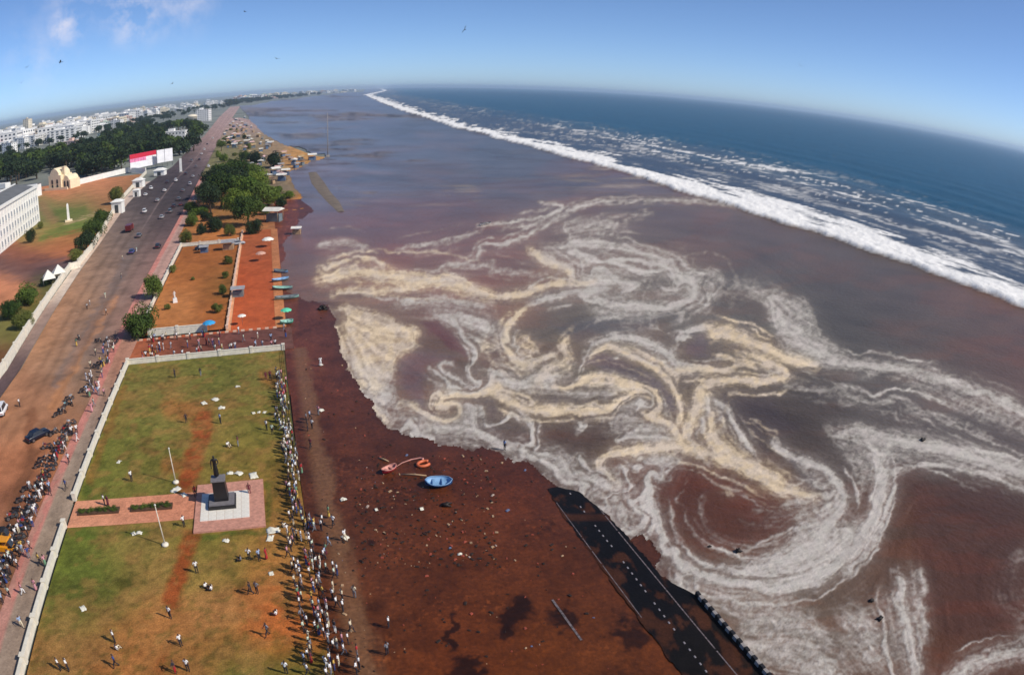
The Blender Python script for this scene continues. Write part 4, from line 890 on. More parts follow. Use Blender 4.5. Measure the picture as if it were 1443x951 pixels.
# long white building at the left edge
p0, p1 = Vector((-109.5, 313, 0)), Vector((-100.5, 190, 0)); d = p1-p0; L = d.length; rz = math.atan2(d.y, d.x)
lb = empty('long_building', p0, rz, 'long white building with sloping grey roof at the left edge', 'building')
Hh = 15.5
MB().box((L/2, -11, Hh/2), (L, 22, Hh)).build('wall', white2, lb)
rf = MB().loft([[(-.5, .5, Hh+.05), (-.5, -11, Hh+2.6), (-.5, -22.5, Hh+.05)], [(L+.5, .5, Hh+.05), (L+.5, -11, Hh+2.6), (L+.5, -22.5, Hh+.05)]]).build('roof', roofgrey, lb)
MB().box((L/2, .3, Hh+.35), (L+1.6, .9, 1.1)).build('parapet', white2, rf); MB().box((-.5, -11, Hh+.55), (.8, 22.6, 1.4)).build('parapet', white2, rf)
MB().box((L/2, -11, Hh+2.65), (L+1, .8, .5)).build('ridge', white2, rf)
wm = MB().box((0, 0, 0), (1.3, .18, 2.0)).mesh('window', mat('pale_shutter', (150, 156, 164), .7, .1, 2)); sm_ = MB().box((0, .12, -1.15), (1.7, .4, .16)).mesh('sill', white2)
pil = MB().box((0, .18, Hh/2-.3), (.5, .34, Hh-.8)).mesh('pilaster', white2)
for k in range(int(L/4.2)):
    x = 2.6+k*4.2; link('pilaster', pil, lb, (x-2.1, 0, 0))
    for z in (2.6, 6.6, 10.9): o = link('window', wm, lb, (x, .06, z)); link('sill', sm_, o)
# second white roof behind it
house(14, 282, 40, 18, 7, white2, -.35, 'lower white building behind the long white one', win=False)
# cream building with curved gables
p = P(78, 268); cb = empty('gabled_building', p, -.42, 'cream gabled building with arched windows in front of the wood', 'building', None, .84)
def gable(w, h, rise): return [(-w/2, 0), (w/2, 0), (w/2, h), (w*.36, h), (w*.34, h+rise*.35), (w*.2, h+rise*.75), (0, h+rise), (-w*.2, h+rise*.75), (-w*.34, h+rise*.35), (-w*.36, h), (-w/2, h)]
def gable_wing(nm, cx, w, h, rise, d, dy):
    prof = gable(w, h, rise); MB().loft([[(cx+x, dy, z) for x, z in prof], [(cx+x, dy+d, z) for x, z in prof]]).build(nm, cream, cb)
    for s in (-1, 1):
        MB().loft([[(cx+s*w*.2+x, dy-.12, h*.42+z) for x, z in arch], [(cx+s*w*.2+x, dy+.02, h*.42+z) for x, z in arch]]).build('window', glass, cb)
        MB().loft([[(cx+s*w*.2+x, dy-.12, h*.08+z) for x, z in arch], [(cx+s*w*.2+x, dy+.02, h*.08+z) for x, z in arch]]).build('window', glass, cb)
arch = [(-.9, 0), (.9, 0), (.9, 2.2), (.6, 3.0), (0, 3.3), (-.6, 3.0), (-.9, 2.2)]
gable_wing('main_wing', 0, 13, 10.5, 5.2, 14, 0); gable_wing('side_wing', 10.6, 8, 6.5, 3.4, 12, 1.5)
MB().box((6.4, 5, 12.2), (2.6, 2.6, 7.0)).box((6.4, 5, 15.95), (3.1, 3.1, .5)).build('turret', cream, cb)
MB().box((2, -1.2, .9), (24, 1.0, 1.8)).build('plinth', cream, cb)
# white gate blocks and shrine like block on the roadside wall
for (px, py, w, h, lab) in [(167,300,5,5,'white gate block on the inland roadside wall by the dark asphalt'),(193,277,3.5,3.2,'white kiosk on the inland footpath, nearer of two'),(196,264,6,4,'white kiosk on the inland footpath, farther of two'),(226,247,7,3.2,'low brown and white hut below the billboards')]:
    p = P(px, py); k_ = empty('kiosk', p, -.15, lab, 'kiosk'); MB().box((0, 0, h/2), (w, w*.8, h)).build('wall', white2, k_)
    MB().loft([[(-w*.58, -w*.5, h+.02), (w*.58, -w*.5, h+.02), (w*.58, w*.5, h+.02), (-w*.58, w*.5, h+.02)], [(-w*.2, -w*.15, h+w*.2), (w*.2, -w*.15, h+w*.2), (w*.2, w*.15, h+w*.2), (-w*.2, w*.15, h+w*.2)]]).build('roof', white2, k_)
    MB().box((0, -w*.4-.02, h*.4), (w*.35, .08, h*.7)).build('door', glass, k_)
# billboards
steel = mat('grey_steel', (126, 128, 132), .5, .1, metal=.5)
def billboard(px0, py0, px1, py1, h, zb, label, panels):
    a, b = P(px0, py0), P(px1, py1); d = b-a; L = d.length; rz = math.atan2(d.y, d.x); r = empty('billboard', a, rz, label, 'billboard')
    for x, z, w, hh, m in panels: MB().box((x*L, 0, zb+z*h), (w*L, .3, hh*h)).build('panel', m, r)
    n = max(2, int(L/4))
    for k in range(n+1): MB().tube([(k*L/n*.98+.1, .6, 0), (k*L/n*.98+.1, .6, zb+h)], .14, 6).build('post', steel, r)
    MB().tube([(0, .42, zb+h*.3), (L, .42, zb+h*.3)], .1, 6).build('rail', steel, r)
red = mat('billboard_red', (206, 34, 62), .6, .05); pinkb = mat('billboard_pink', (226, 132, 170), .6, .3, .4); wb = mat('billboard_white', (238, 236, 238), .6, .08, .3); greyb = mat('billboard_grey', (168, 186, 188), .6, .1, .3)
billboard(184, 244, 221, 236, 10, 2.2, 'red and pink topped white billboard beside the wood', [(.5, .84, 1, .3, red), (.3, .58, .6, .24, pinkb), (.8, .58, .4, .24, wb), (.5, .23, 1, .44, wb)])
billboard(222, 237, 244, 233, 10.5, 2.0, 'plain white double billboard right of the red one', [(.23, .55, .46, .85, wb), (.74, .55, .5, .85, wb)])
p = P(255, 243); pr = empty('pillar', p, 0, 'slim white pillar standing at the edge of the asphalt right of the billboards', 'pillar')
MB().box((0, 0, 4.4), (1.5, 1.0, 8.8), top=.92).build('shaft', white2, pr); MB().box((0, 0, .3), (2.3, 1.8, .6)).build('base', concrete, pr)
# obelisk and tents in the compound
p = P(97, 312); ob = empty('obelisk', p, .3, 'white obelisk on a pale base in the green yard', 'monument')
MB().box((0, 0, .35), (3.4, 3.4, .7)).build('base', cream, ob); MB().box((0, 0, 3.9), (1.25, 1.25, 6.4), top=.72).build('shaft', white2, ob); MB().box((0, 0, 7.5), (.9, .9, .8), top=.02).build('cap', white2, ob)
tentm = mat('tent_cloth', (236, 232, 220), .8, .06)
for i, (px, py, lab) in enumerate([(70,401,'white pointed tent inside the wall, left one of the pair'),(84,393,'white pointed tent inside the wall, right one of the pair')]):
    p = P(px, py); t = empty('tent', p, .4, lab, 'tent', 'white tents'); MB().loft([[(-2, -2, 1.9), (2, -2, 1.9), (2, 2, 1.9), (-2, 2, 1.9)], [(-.05, -.05, 4.2), (.05, -.05, 4.2), (.05, .05, 4.2), (-.05, .05, 4.2)]]).build('canopy', tentm, t)
    for sx in (-1, 1):
        for sy in (-1, 1): MB().tube([(sx*1.9, sy*1.9, 0), (sx*1.9, sy*1.9, 1.95)], .05, 5).build('pole', steel, t)

# ------------------------------------------------------------------ people
skinm = mat('skin', (110, 74, 54), .6, .1, 8); hairm = mat('black_hair', (18, 16, 16), .5, .1, 8)
CLOTH = {n: mat('cloth_'+n.replace(' ', '_'), c, .85, .12, 6) for n, c in {'white': (242, 241, 238), 'cream': (222, 208, 178), 'pale blue': (160, 182, 214), 'pink': (214, 150, 158), 'red': (176, 34, 44), 'green': (110, 150, 118), 'grey': (128, 130, 138), 'dark': (38, 40, 50), 'yellow': (214, 176, 84), 'maroon': (104, 36, 52), 'blue': (52, 78, 140), 'pale green': (206, 222, 200)}.items()}
def skin_mesh(name, J, E, mats_of, root):
    names = list(J); idx = {n: i for i, n in enumerate(names)}
    me = bpy.data.meshes.new(name); me.from_pydata([J[n][0] for n in names], [(idx[a], idx[b]) for a, b in E], []); me.update()
    ob = bpy.data.objects.new(name, me); col.objects.link(ob)
    ob.modifiers.new('skin', 'SKIN'); sk = me.skin_vertices[0].data
    for n in names:
        r = J[n][1]; sk[idx[n]].radius = r if hasattr(r, '__len__') else (r, r)
        sk[idx[n]].use_root = n == root
    sb = ob.modifiers.new('sub', 'SUBSURF'); sb.levels = 1; sb.render_levels = 1
    dg = bpy.context.evaluated_depsgraph_get(); out = bpy.data.meshes.new_from_object(ob.evaluated_get(dg)); out.name = name
    bpy.data.objects.remove(ob); 
    segs = [(np.array(J[a][0]), np.array(J[b][0]), (a, b)) for a, b in E]
    for p in out.polygons:
        c = np.array(p.center); best = None
        for a, b, k in segs:
            d = b-a; t = np.clip((c-a)@d/max(d@d, 1e-9), 0, 1); q = np.linalg.norm(c-a-t*d)
            if best is None or q < best[0]: best = (q, k, t)
        p.material_index = mats_of(best[1], c, best[2]); p.use_smooth = True
    return out
def body(kind):
    J = {'pelvis': ((0, 0, .93), (.15, .115)), 'waist': ((0, 0, 1.10), (.135, .10)), 'chest': ((0, .01, 1.32), (.165, .115)), 'neck': ((0, 0, 1.47), .058), 'jaw': ((0, .03, 1.55), .075), 'head': ((0, .015, 1.63), .098), 'crown': ((0, 0, 1.70), .07), 'nose': ((0, .125, 1.60), .016)}
    E = [('pelvis', 'waist'), ('waist', 'chest'), ('chest', 'neck'), ('neck', 'jaw'), ('jaw', 'head'), ('head', 'crown'), ('head', 'nose')]
    for s, n in ((-1, 'l'), (1, 'r')):
        J.update({n+'sho': ((.19*s, 0, 1.40), .062), n+'elb': ((.25*s, -.02, 1.13), .045), n+'wri': ((.26*s, .06, .90), .033), n+'han': ((.255*s, .09, .83), (.042, .022)), n+'fin': ((.25*s, .12, .76), (.034, .014)), n+'thu': ((.225*s, .13, .82), .012),
                  n+'hip': ((.10*s, 0, .86), .092), n+'kne': ((.11*s, .02, .48), .066), n+'ank': ((.11*s, -.02, .09), .044), n+'toe': ((.125*s, .15, .035), (.045, .03))})
        E += [('chest', n+'sho'), (n+'sho', n+'elb'), (n+'elb', n+'wri'), (n+'wri', n+'han'), (n+'han', n+'fin'), (n+'han', n+'thu'), ('pelvis', n+'hip'), (n+'hip', n+'kne'), (n+'kne', n+'ank'), (n+'ank', n+'toe')]
    def arm(n, s, e, w):
        h = np.array(w)+(np.array(w)-np.array(e))*.28; f = np.array(w)+(np.array(w)-np.array(e))*.55
        J[n+'elb'] = (e, J[n+'elb'][1]); J[n+'wri'] = (w, J[n+'wri'][1]); J[n+'han'] = (tuple(h), J[n+'han'][1]); J[n+'fin'] = (tuple(f), J[n+'fin'][1]); J[n+'thu'] = ((h[0]-.03*s, h[1]+.03, h[2]+.02), .012)
    def leg(n, k, a):
        J[n+'kne'] = (k, J[n+'kne'][1]); J[n+'ank'] = (a, J[n+'ank'][1]); J[n+'toe'] = ((a[0]*1.1, a[1]+.17, max(.035, a[2]-.06)), (.045, .03))
    if kind == 'hips':
        for s, n in ((-1, 'l'), (1, 'r')): arm(n, s, (.36*s, -.08, 1.17), (.21*s, .05, 1.0))
    if kind == 'walk':
        leg('l', (-.10, .20, .50), (-.10, .26, .10)); leg('r', (.10, -.04, .48), (.11, -.30, .16)); arm('l', -1, (-.25, -.14, 1.16), (-.25, -.12, .92)); arm('r', 1, (.25, .08, 1.15), (.25, .24, .98))
    if kind == 'point':
        arm('r', 1, (.30, .22, 1.42), (.33, .46, 1.50)); arm('l', -1, (-.33, -.02, 1.18), (-.19, .08, 1.03))
    if kind == 'sit':
        dz = -.80
        for k in list(J): J[k] = ((J[k][0][0], J[k][0][1], J[k][0][2]+dz), J[k][1])
        for s, n in ((-1, 'l'), (1, 'r')):
            J[n+'hip'] = ((.11*s, .05, .13), .092); leg(n, (.17*s, .36, .42), (.13*s, .52, .08)); arm(n, s, (.26*s, .12, .38), (.18*s, .34, .44))
    if kind == 'sari':
        for k in [k for k in J if k[1:] in ('hip', 'kne', 'ank', 'toe')]: del J[k]
        E = [e for e in E if e[0] in J and e[1] in J]
        J.update({'thigh': ((0, .01, .70), (.185, .15)), 'shin': ((0, 0, .36), (.19, .16)), 'hem': ((0, 0, .08), (.235, .20))}); E += [('pelvis', 'thigh'), ('thigh', 'shin'), ('shin', 'hem')]
        arm('l', -1, (-.27, .03, 1.15), (-.12, .20, 1.08))
    top0 = 1.66+(-.80 if kind == 'sit' else 0)
    def mats_of(k, c, t):
        a, b = k
        if b in ('jaw', 'head', 'crown', 'nose') or a == 'head': return 1 if (c[2] > top0-.01 or (c[1] < -.005 and c[2] > top0-.13)) else 0
        if b == 'neck': return 0 if t > .55 else 2
        if b[1:] in ('wri', 'han', 'fin', 'thu'): return 0
        if b[1:] == 'elb': return 2 if t < .75 else 0
        if b[1:] == 'toe': return 1
        if kind == 'sari': return 2 if c[2] > 1.0 else 3
        if b in ('waist', 'chest') or b[1:] == 'sho': return 2 if (c[2] > (1.0 if kind != 'sit' else .2)) else 3
        return 3
    me = skin_mesh('person', J, E, mats_of, 'pelvis')
    for m in (skinm, hairm, CLOTH['white'], CLOTH['dark']): me.materials.append(m)
    return me
BODY = {k: body(k) for k in ('stand', 'hips', 'walk', 'point', 'sit', 'sari')}
POSE = {'stand': 'standing', 'hips': 'hands on hips', 'walk': 'walking', 'point': 'pointing ahead', 'sit': 'sitting', 'sari': 'in a long skirt'}
def person(loc, rz, kind, top, bottom, label, group=None, z=0.0):
    s = random.uniform(.94, 1.06); o = link('person', BODY[kind], None, (loc[0], loc[1], z), rz, s)
    o.material_slots[2].link = 'OBJECT'; o.material_slots[2].material = CLOTH[top]; o.material_slots[3].link = 'OBJECT'; o.material_slots[3].material = CLOTH[bottom]
    tag(o, label, 'person', group); return o
def rk(w=(6, 3, 3, 1, 0, 1)): return random.choices(['stand', 'hips', 'walk', 'point', 'sit', 'sari'], w)[0]
def top_for(k): return random.choice(['pink', 'red', 'maroon', 'green', 'yellow', 'blue']) if k == 'sari' else random.choices(['white', 'cream', 'pale blue', 'grey', 'pink', 'dark', 'pale green', 'yellow', 'blue', 'red'], [46, 12, 9, 5, 5, 5, 12, 3, 2, 2])[0]
def bot_for(k): return random.choice(['pink', 'red', 'maroon', 'green', 'blue', 'yellow']) if k == 'sari' else random.choices(['dark', 'grey', 'white', 'blue', 'cream'], [10, 4, 3, 2, 2])[0]
def crowd(spots, where, group, face, spread, w=None, z=0.0, zone=None):
    for (x, y) in spots:
        k = rk(w) if w else rk(); t = top_for(k); person((x, y), face+random.uniform(-spread, spread), k, t, bot_for(k), f'person in {t} {POSE[k]} {where}'+(zone(y) if zone else ''), group, z)
# the crowd that lines the beach edge of the lawn
sp = []
y = 43.5
while y < 112:
    near = y < 69
    n = random.choice([3, 4, 4, 5]) if y < 62 else (random.choice([2, 3, 3]) if near else (random.choice([2, 2, 3]) if y < 92 else random.choice([1, 2, 2])))
    for k in range(n):
        if near: x = random.choices([random.gauss(-1.5, .28), random.gauss(.15, .35), random.uniform(.6, 3.2)], [5, 5, 2.2])[0]
        else: x = random.gauss(-.45 if y < 88 else -.9, .45)
        if all((x-a)**2+(y-b)**2 > .17 for a, b in sp[-14:]): sp.append((x, y+random.uniform(-.25, .25)))
    y += .62
crowd(sp, 'in the beach edge crowd', 'crowd along the beach edge of the lawn', -math.pi/2, .5, z=.03, zone=lambda y: ' at the near end' if y < 57 else ' below the statue' if y < 68 else ' level with the statue' if y < 79 else ' beyond the statue')
# people too small to tell apart: the side street throng and those among the bikes on the road edge, each one mass
def crowd_mass(name, spots, label, w, z):
    pal = [skinm, hairm]+list(CLOTH.values()); names = list(CLOTH); V = []; F = []; MI = []; k0 = 0; cache = {}
    for k, me in BODY.items():
        v = np.zeros(len(me.vertices)*3); me.vertices.foreach_get('co', v); cache[k] = (v.reshape(-1, 3), [tuple(p.vertices) for p in me.polygons], [p.material_index for p in me.polygons])
    for (x, y) in spots:
        k = rk(w); v, f, mi = cache[k]; a = random.uniform(0, 6.28); c, s_ = math.cos(a), math.sin(a); h = random.uniform(.94, 1.06); t, b = 2+names.index(top_for(k)), 2+names.index(bot_for(k))
        V.append(np.stack([(v[:, 0]*c-v[:, 1]*s_)*h+x, (v[:, 0]*s_+v[:, 1]*c)*h+y, v[:, 2]*h+z], 1)); F += [tuple(i_+k0 for i_ in q) for q in f]; MI += [(0, 1, t, b)[m_] for m_ in mi]; k0 += len(v)
    me = bpy.data.meshes.new(name); me.from_pydata(np.concatenate(V).tolist(), [], F); me.update()
    for m_ in pal: me.materials.append(m_)
    me.polygons.foreach_set('material_index', MI); o = stuff(link(name, me)); o['label'] = label; o['category'] = 'crowd'
crowd_mass('side_street_crowd', [(random.uniform(-29, 1.0), random.gauss(random.choice([125.3, 129.5, 134.5]), .6)) for k in range(60)], 'mixed crowd filling the side street between the two gardens', (5, 2, 4, 1, 0, 3), .02)
crowd_mass('roadside_crowd', [(np.interp(y_, *KERB)+random.gauss(-.6, 1.0), y_) for y_ in [random.choice([random.uniform(56, 100), random.uniform(104, 136), random.uniform(56, 84)]) for k in range(90)]], 'people milling among the motorcycles along the pink kerb', (6, 2, 5, 1, 0, 2), .02)
sp = [(random.uniform(-33, -30.4), random.uniform(50, 120)) for k in range(10)]
crowd(sp, 'on the lane between pink kerb and lawn wall', 'people on the promenade lane', 0, 3.1, (2, 0, 6, 0, 0, 2), z=.12)
sp = [(random.uniform(-50, -40), random.uniform(105, 230)) for k in range(9)]
crowd(sp, 'out on the muddy open road', 'people crossing the road', 0, 3.1, (2, 0, 6, 0, 0, 1), z=.0)
# single people on the lawn: pixel of the feet, pose, top, bottom, words
for (px, py, k, t, b, w) in [
 (247,532,'stand','dark','dark','at the far left corner of the upper lawn'), (283,530,'walk','dark','grey','by the far wall of the upper lawn'), (263,596,'hips','dark','dark','alone on the worn middle of the upper lawn'), (311,597,'stand','pale blue','dark','on the upper lawn below three white sheets'),
 (336,629,'hips','maroon','grey','on the upper lawn behind the statue'), (321,629,'sit','white','cream','on the grass just behind the statue'), (376,606,'hips','white','dark','at the edge of the upper lawn before the crowd'), (384,612,'stand','pale green','dark','stepping off the upper lawn into the crowd'),
 (186,678,'stand','white','dark','on the upper lawn left of the lamp post'), (375,536,'walk','maroon','maroon','at the far right of the upper lawn, left of two'), (381,535,'walk','maroon','dark','at the far right of the upper lawn, right of two'), (153,713,'sari','maroon','maroon','on the brick path beside the white pair'), (148,712,'stand','white','dark','on the brick path left of the long hedge'),
 (276,700,'stand','red','dark','on the left rim of the statue platform'), (352,697,'stand','maroon','maroon','on the right part of the statue platform'), (260,742,'hips','white','dark','on the near left corner of the platform'), (399,743,'sit','cream','white','on the grass right of the statue platform'),
 (352,789,'hips','white','dark','left in a lower lawn trio'), (366,790,'stand','pale blue','dark','middle in a lower lawn trio'), (376,788,'sari','red','red','right in a lower lawn trio'), (278,807,'stand','white','dark','on the lower lawn in front of the platform'), (290,828,'sit','white','dark','on the lower lawn, left of a sitting pair'), (299,832,'sit','white','dark','on the lower lawn, right of a sitting pair'),
 (354,838,'walk','dark','dark','on orange earth, left of a dark pair'), (363,836,'hips','grey','dark','on orange earth, right of a dark pair'), (390,867,'sit','white','maroon','on the orange earth near the crowd'), (378,896,'walk','grey','dark','on bare earth of the lower lawn near the crowd'), (241,871,'stand','white','dark','alone in the middle of the lower lawn'),
 (256,910,'stand','white','dark','below the lone standing man on the lower lawn'), (163,905,'hips','white','dark','at the lawn left, farther of two in white'), (165,916,'sit','white','cream','at the lawn left, nearer of two in white'), (86,944,'stand','white','dark','at the bottom left of the lawn, left of two'), (98,945,'stand','white','dark','at the bottom left of the lawn, right of two'),
 (266,945,'stand','white','dark','at the bottom edge of the lawn in the middle'), (248,948,'hips','dark','red','at the bottom edge left of a man in white'), (404,949,'stand','white','dark','at the bottom edge just left of the crowd'), (165,940,'walk','blue','dark','at the bottom edge of the lawn left of the middle'), (340,790,'sit','grey','dark','on the lawn left of the trio')]:
    p = P(px, py, .03); person(p, random.uniform(-3.1, 3.1), k, t, b, f'person in {t} {POSE[k]} {w}', 'people on the lawn', .03)
# people out on the wet beach
for (px, py, k, t, b, w) in [(548,884,'stand','white','dark','alone on the dark wet sand near the bottom'), (500,842,'stand','cream','grey','on wet sand right of the crowd, farther one'), (484,862,'hips','white','dark','on wet sand close to the crowd'), (546,922,'stand','grey','dark','in dark clothes on wet sand below the lone white one'), (503,949,'hips','white','dark','on wet sand at the bottom edge'),
 (486,762,'walk','white','cream','bending over litter on the sand right of the crowd'), (470,742,'walk','white','dark','on the sand strip right of the crowd'), (452,516,'stand','white','white','alone on dark sand beside the far end of the lawn'), (434,607,'stand','dark','dark','in a cluster on the sand edge, nearest'), (440,604,'hips','white','dark','in the cluster on the sand edge'), (432,596,'stand','grey','dark','in a cluster on the sand edge, farthest left'), (437,592,'walk','pale blue','dark','in a cluster on the sand edge, farthest'), (449,585,'point','pink','grey','beyond the cluster on the sand edge'), (711,634,'stand','pale blue','dark','standing in the foam edge above the blue boat'), (438,632,'walk','maroon','dark','on the sand strip below the cluster')]:
    p = P(px, py); person(p, random.uniform(-3.1, 3.1), k, t, b, f'person in {t} {POSE[k]} {w}' if 'standing' not in w else f'person in {t} {w}', 'people on the wet beach', .0)

# ------------------------------------------------------------------ motorcycles, cars, rickshaws
rubber = mat('tyre_rubber', (26, 26, 28), .85, .1); chrome = mat('dull_chrome', (150, 150, 152), .35, .1, metal=.8); seatm = mat('black_vinyl', (24, 22, 24), .5, .1); engine = mat('engine_metal', (84, 84, 88), .5, .15, metal=.5); lampm = mat('lamp_glass', (214, 212, 200), .2, .05)
PAINT = {n: mat('paint_'+n, c, .35, .04, 1.0) for n, c in {'black': (22, 22, 26), 'red': (150, 30, 32), 'blue': (40, 62, 120), 'silver': (168, 170, 174), 'green': (48, 104, 84), 'white': (230, 230, 230), 'navy': (20, 28, 46), 'grey': (104, 108, 114), 'teal': (96, 160, 168), 'yellow': (226, 150, 30), 'maroon': (96, 26, 30)}.items()}
def tyre(r, w, n=16):
    b = MB(); prof = [(r-w*.9, -w*.35), (r-w*.2, -w*.5), (r, 0), (r-w*.2, w*.5), (r-w*.9, w*.35)]; vs = []; fs = []
    for k in range(n):
        a = 2*math.pi*k/n
        for rr, y in prof: vs.append((rr*math.cos(a), y, rr*math.sin(a)))
    m = len(prof)
    for k in range(n):
        for j in range(m): fs.append((k*m+j, ((k+1) % n)*m+j, ((k+1) % n)*m+(j+1) % m, k*m+(j+1) % m))
    return b.add(vs, fs, 0, True)
def disc(r, w, n=12):
    b = MB(); vs = [(r*math.cos(2*math.pi*k/n), s*w/2, r*math.sin(2*math.pi*k/n)) for s in (-1, 1) for k in range(n)]
    return b.add(vs, [tuple(range(n)), tuple(range(2*n-1, n-1, -1))]+[(k, n+k, n+(k+1) % n, (k+1) % n) for k in range(n)])
bike_tyre = tyre(.31, .10, 14).mesh('tyre', rubber); bike_rim = disc(.225, .05).mesh('rim', chrome)
b_frame = MB().box((0, 0, .42), (.42, .22, .3)).tube([(.55, 0, .95), (.68, 0, .31)], .035, 6).tube([(-.1, 0, .35), (-.68, 0, .31)], .03, 6).tube([(-.25, 0, .62), (-.85, 0, .7)], .04, 6).tube([(0, .14, .3), (-.75, .17, .32)], .045, 6).box((-.72, 0, .58), (.36, .14, .05)).box((.66, 0, .64), (.4, .12, .04)).mesh('frame', engine)
b_seat = MB().loft([[(-.72, -.12, .80), (-.72, .12, .80), (-.72, .10, .90), (-.72, -.10, .90)], [(-.3, -.14, .74), (-.3, .14, .74), (-.3, .12, .84), (-.3, -.12, .84)], [(.08, -.09, .76), (.08, .09, .76), (.08, .07, .83), (.08, -.07, .83)]]).mesh('seat', seatm)
b_bar = MB().tube([(.38, -.36, 1.03), (.5, -.2, 1.06), (.52, 0, 1.0), (.5, .2, 1.06), (.38, .36, 1.03)], .022, 6).tube([(.5, -.2, 1.05), (.48, -.28, 1.2)], .012, 4).tube([(.5, .2, 1.05), (.48, .28, 1.2)], .012, 4).box((.48, -.29, 1.22), (.03, .12, .08)).box((.48, .29, 1.22), (.03, .12, .08)).mesh('handlebar', chrome)
b_lamp = MB().lathe([(.03, -.08), (.09, -.02), (.10, .05)], n=10).mesh('headlight', lampm)
b_tank = {n: MB().loft([[(.02, -.08, .78), (.02, .08, .78), (.02, .07, .88), (.02, -.07, .88)], [(.22, -.15, .74), (.22, .15, .74), (.22, .12, .98), (.22, -.12, .98)], [(.46, -.13, .78), (.46, .13, .78), (.46, .10, 1.0), (.46, -.10, 1.0)], [(.54, -.06, .86), (.54, .06, .86), (.54, .05, .96), (.54, -.05, .96)]]).mesh('fuel_tank', PAINT[n]) for n in PAINT}
def bike(x, y, rz, c, label, group, z=0.0):
    r = empty('motorcycle', (x, y, z), rz, label, 'motorcycle', group)
    link('frame', b_frame, r); link('seat', b_seat, r); link('fuel_tank', b_tank[c], r); link('handlebar', b_bar, r); h = link('headlight', b_lamp, r, (.60, 0, .92)); h.rotation_euler = (0, math.pi/2, 0)
    for dx in (-.68, .68): w = link('wheel', bike_tyre, r, (dx, 0, .31)); link('rim', bike_rim, w)
    r.rotation_euler = (R(7), 0, rz)
yb = 58.0
while yb < 101:
    for row in range(random.choice([1, 1, 2])):
        c = random.choice(['black', 'black', 'red', 'blue', 'silver', 'maroon', 'black', 'grey'])
        bike(np.interp(yb, *KERB)-1.2-row*2.0+random.uniform(-.3, .3), yb+random.uniform(-.2, .2), random.choice([0, math.pi])+random.gauss(.3, .25), c, f'{c} motorcycle parked in the row along the pink kerb', 'motorcycles along the kerb')
    yb += random.uniform(.9, 1.9)
for (px, py, c) in [(88,582,'black'),(94,573,'teal'),(102,570,'black'),(98,564,'silver'),(82,586,'black'),(128,543,'black'),(118,552,'black'),(135,520,'black'),(142,515,'blue'),(112,478,'maroon'),(139,483,'black'),(150,482,'silver'),(165,484,'black')]:
    p = P(px, py); bike(p.x, p.y, random.uniform(0, 6.28), c, f'{c} motorcycle in the loose cluster at the side street mouth', 'motorcycles at the side street mouth')
car_tyre = tyre(.32, .2, 18).mesh('tyre', rubber); car_rim = disc(.2, .16).mesh('rim', chrome)
def car_meshes(kind):
    L, W, hood, cab, H = {'sedan': (4.2, 1.65, .86, 1.38, 1.42), 'van': (3.9, 1.6, 1.05, 1.75, 1.85), 'jeep': (4.1, 1.75, 1.0, 1.8, 1.88)}[kind]; hw = W/2
    if kind == 'sedan': prof = [(-2.1, .62, .84), (-1.95, .5, .93), (-1.3, .46, .95), (.9, .46, .92), (1.85, .46, .84), (2.08, .5, .68)]; cabp = [(-1.55, .92), (-.95, H), (.35, H+.02), (1.0, .92)]
    else: prof = [(-L/2, .62, hood), (-L/2+.12, .5, hood+.02), (-.5, .46, hood+.02), (.8, .46, hood), (L/2-.25, .46, hood-.14), (L/2, .55, hood-.32)]; cabp = [(-L/2+.08, hood), (-L/2+.28, H), (.7, H), (1.3, hood-.02)]
    b = MB(); secs = []
    for x, z0, z1 in prof:
        secs.append([(x, -hw*.94, z0-.22), (x, -hw, z0+.05), (x, -hw, z1-.14), (x, -hw*.9, z1), (x, hw*.9, z1), (x, hw, z1-.14), (x, hw, z0+.05), (x, hw*.94, z0-.22)])
    b.loft(secs, 0, True)
    (x0, z0), (x1, z1), (x2, z2), (x3, z3) = cabp; t = hw*.78; q = hw*.92
    b.loft([[(x0, -q, z0), (x0, q, z0), (x1, t, z1), (x1, -t, z1)], [(x3, -q, z3), (x3, q, z3), (x2, t, z2), (x2, -t, z2)]] if False else [[(x0, -q, z0-.02), (x1, -t, z1), (x2, -t, z2), (x3, -q, z3-.02)], [(x0, q, z0-.02), (x1, t, z1), (x2, t, z2), (x3, q, z3-.02)]], 0)
    g = {}
    def lerp(a, c, f): return tuple(a[i]+(c[i]-a[i])*f for i in range(3))
    def pane(nm, quad, out):
        c = tuple(sum(v[i] for v in quad)/4 for i in range(3)); qd = [lerp(c, v, .86) for v in quad]; qd = [tuple(v[i]+out[i]*.012 for i in range(3)) for v in qd]; g[nm] = MB().add(qd, [(0, 1, 2, 3)]).mesh(nm, glass)
    pane('windscreen', [(x3, -q, z3), (x3, q, z3), (x2, t, z2), (x2, -t, z2)], (1, 0, 1)); pane('rear_window', [(x0, q, z0), (x0, -q, z0), (x1, -t, z1), (x1, t, z1)], (-1, 0, .6))
    for s, nm in ((-1, 'side_window'), (1, 'side_window.')):
        A, B, C, D = (x0, s*q, z0), (x3, s*q, z3), (x2, s*t, z2), (x1, s*t, z1)
        qd = [A, B, C, D] if s < 0 else [B, A, D, C]; pane(nm, qd, (0, s, .2))
    lamp = MB().box((L/2-.03, -hw*.66, prof[-1][2]-.08), (.1, .3, .16)).mesh('headlight', lampm); lamp2 = MB().box((L/2-.03, hw*.66, prof[-1][2]-.08), (.1, .3, .16)).mesh('headlight', lampm)
    tail = MB().box((-L/2+.02, 0, .72), (.08, W*.92, .12)).mesh('tail_lights', PAINT['red'])
    bump = MB().box((0, 0, .42), (.16, W*.98, .2)).mesh('bumper', engine)
    return dict(body=b, glass=g, lamps=(lamp, lamp2), tail=tail, bump=bump, ax=L*.31, hw=hw)
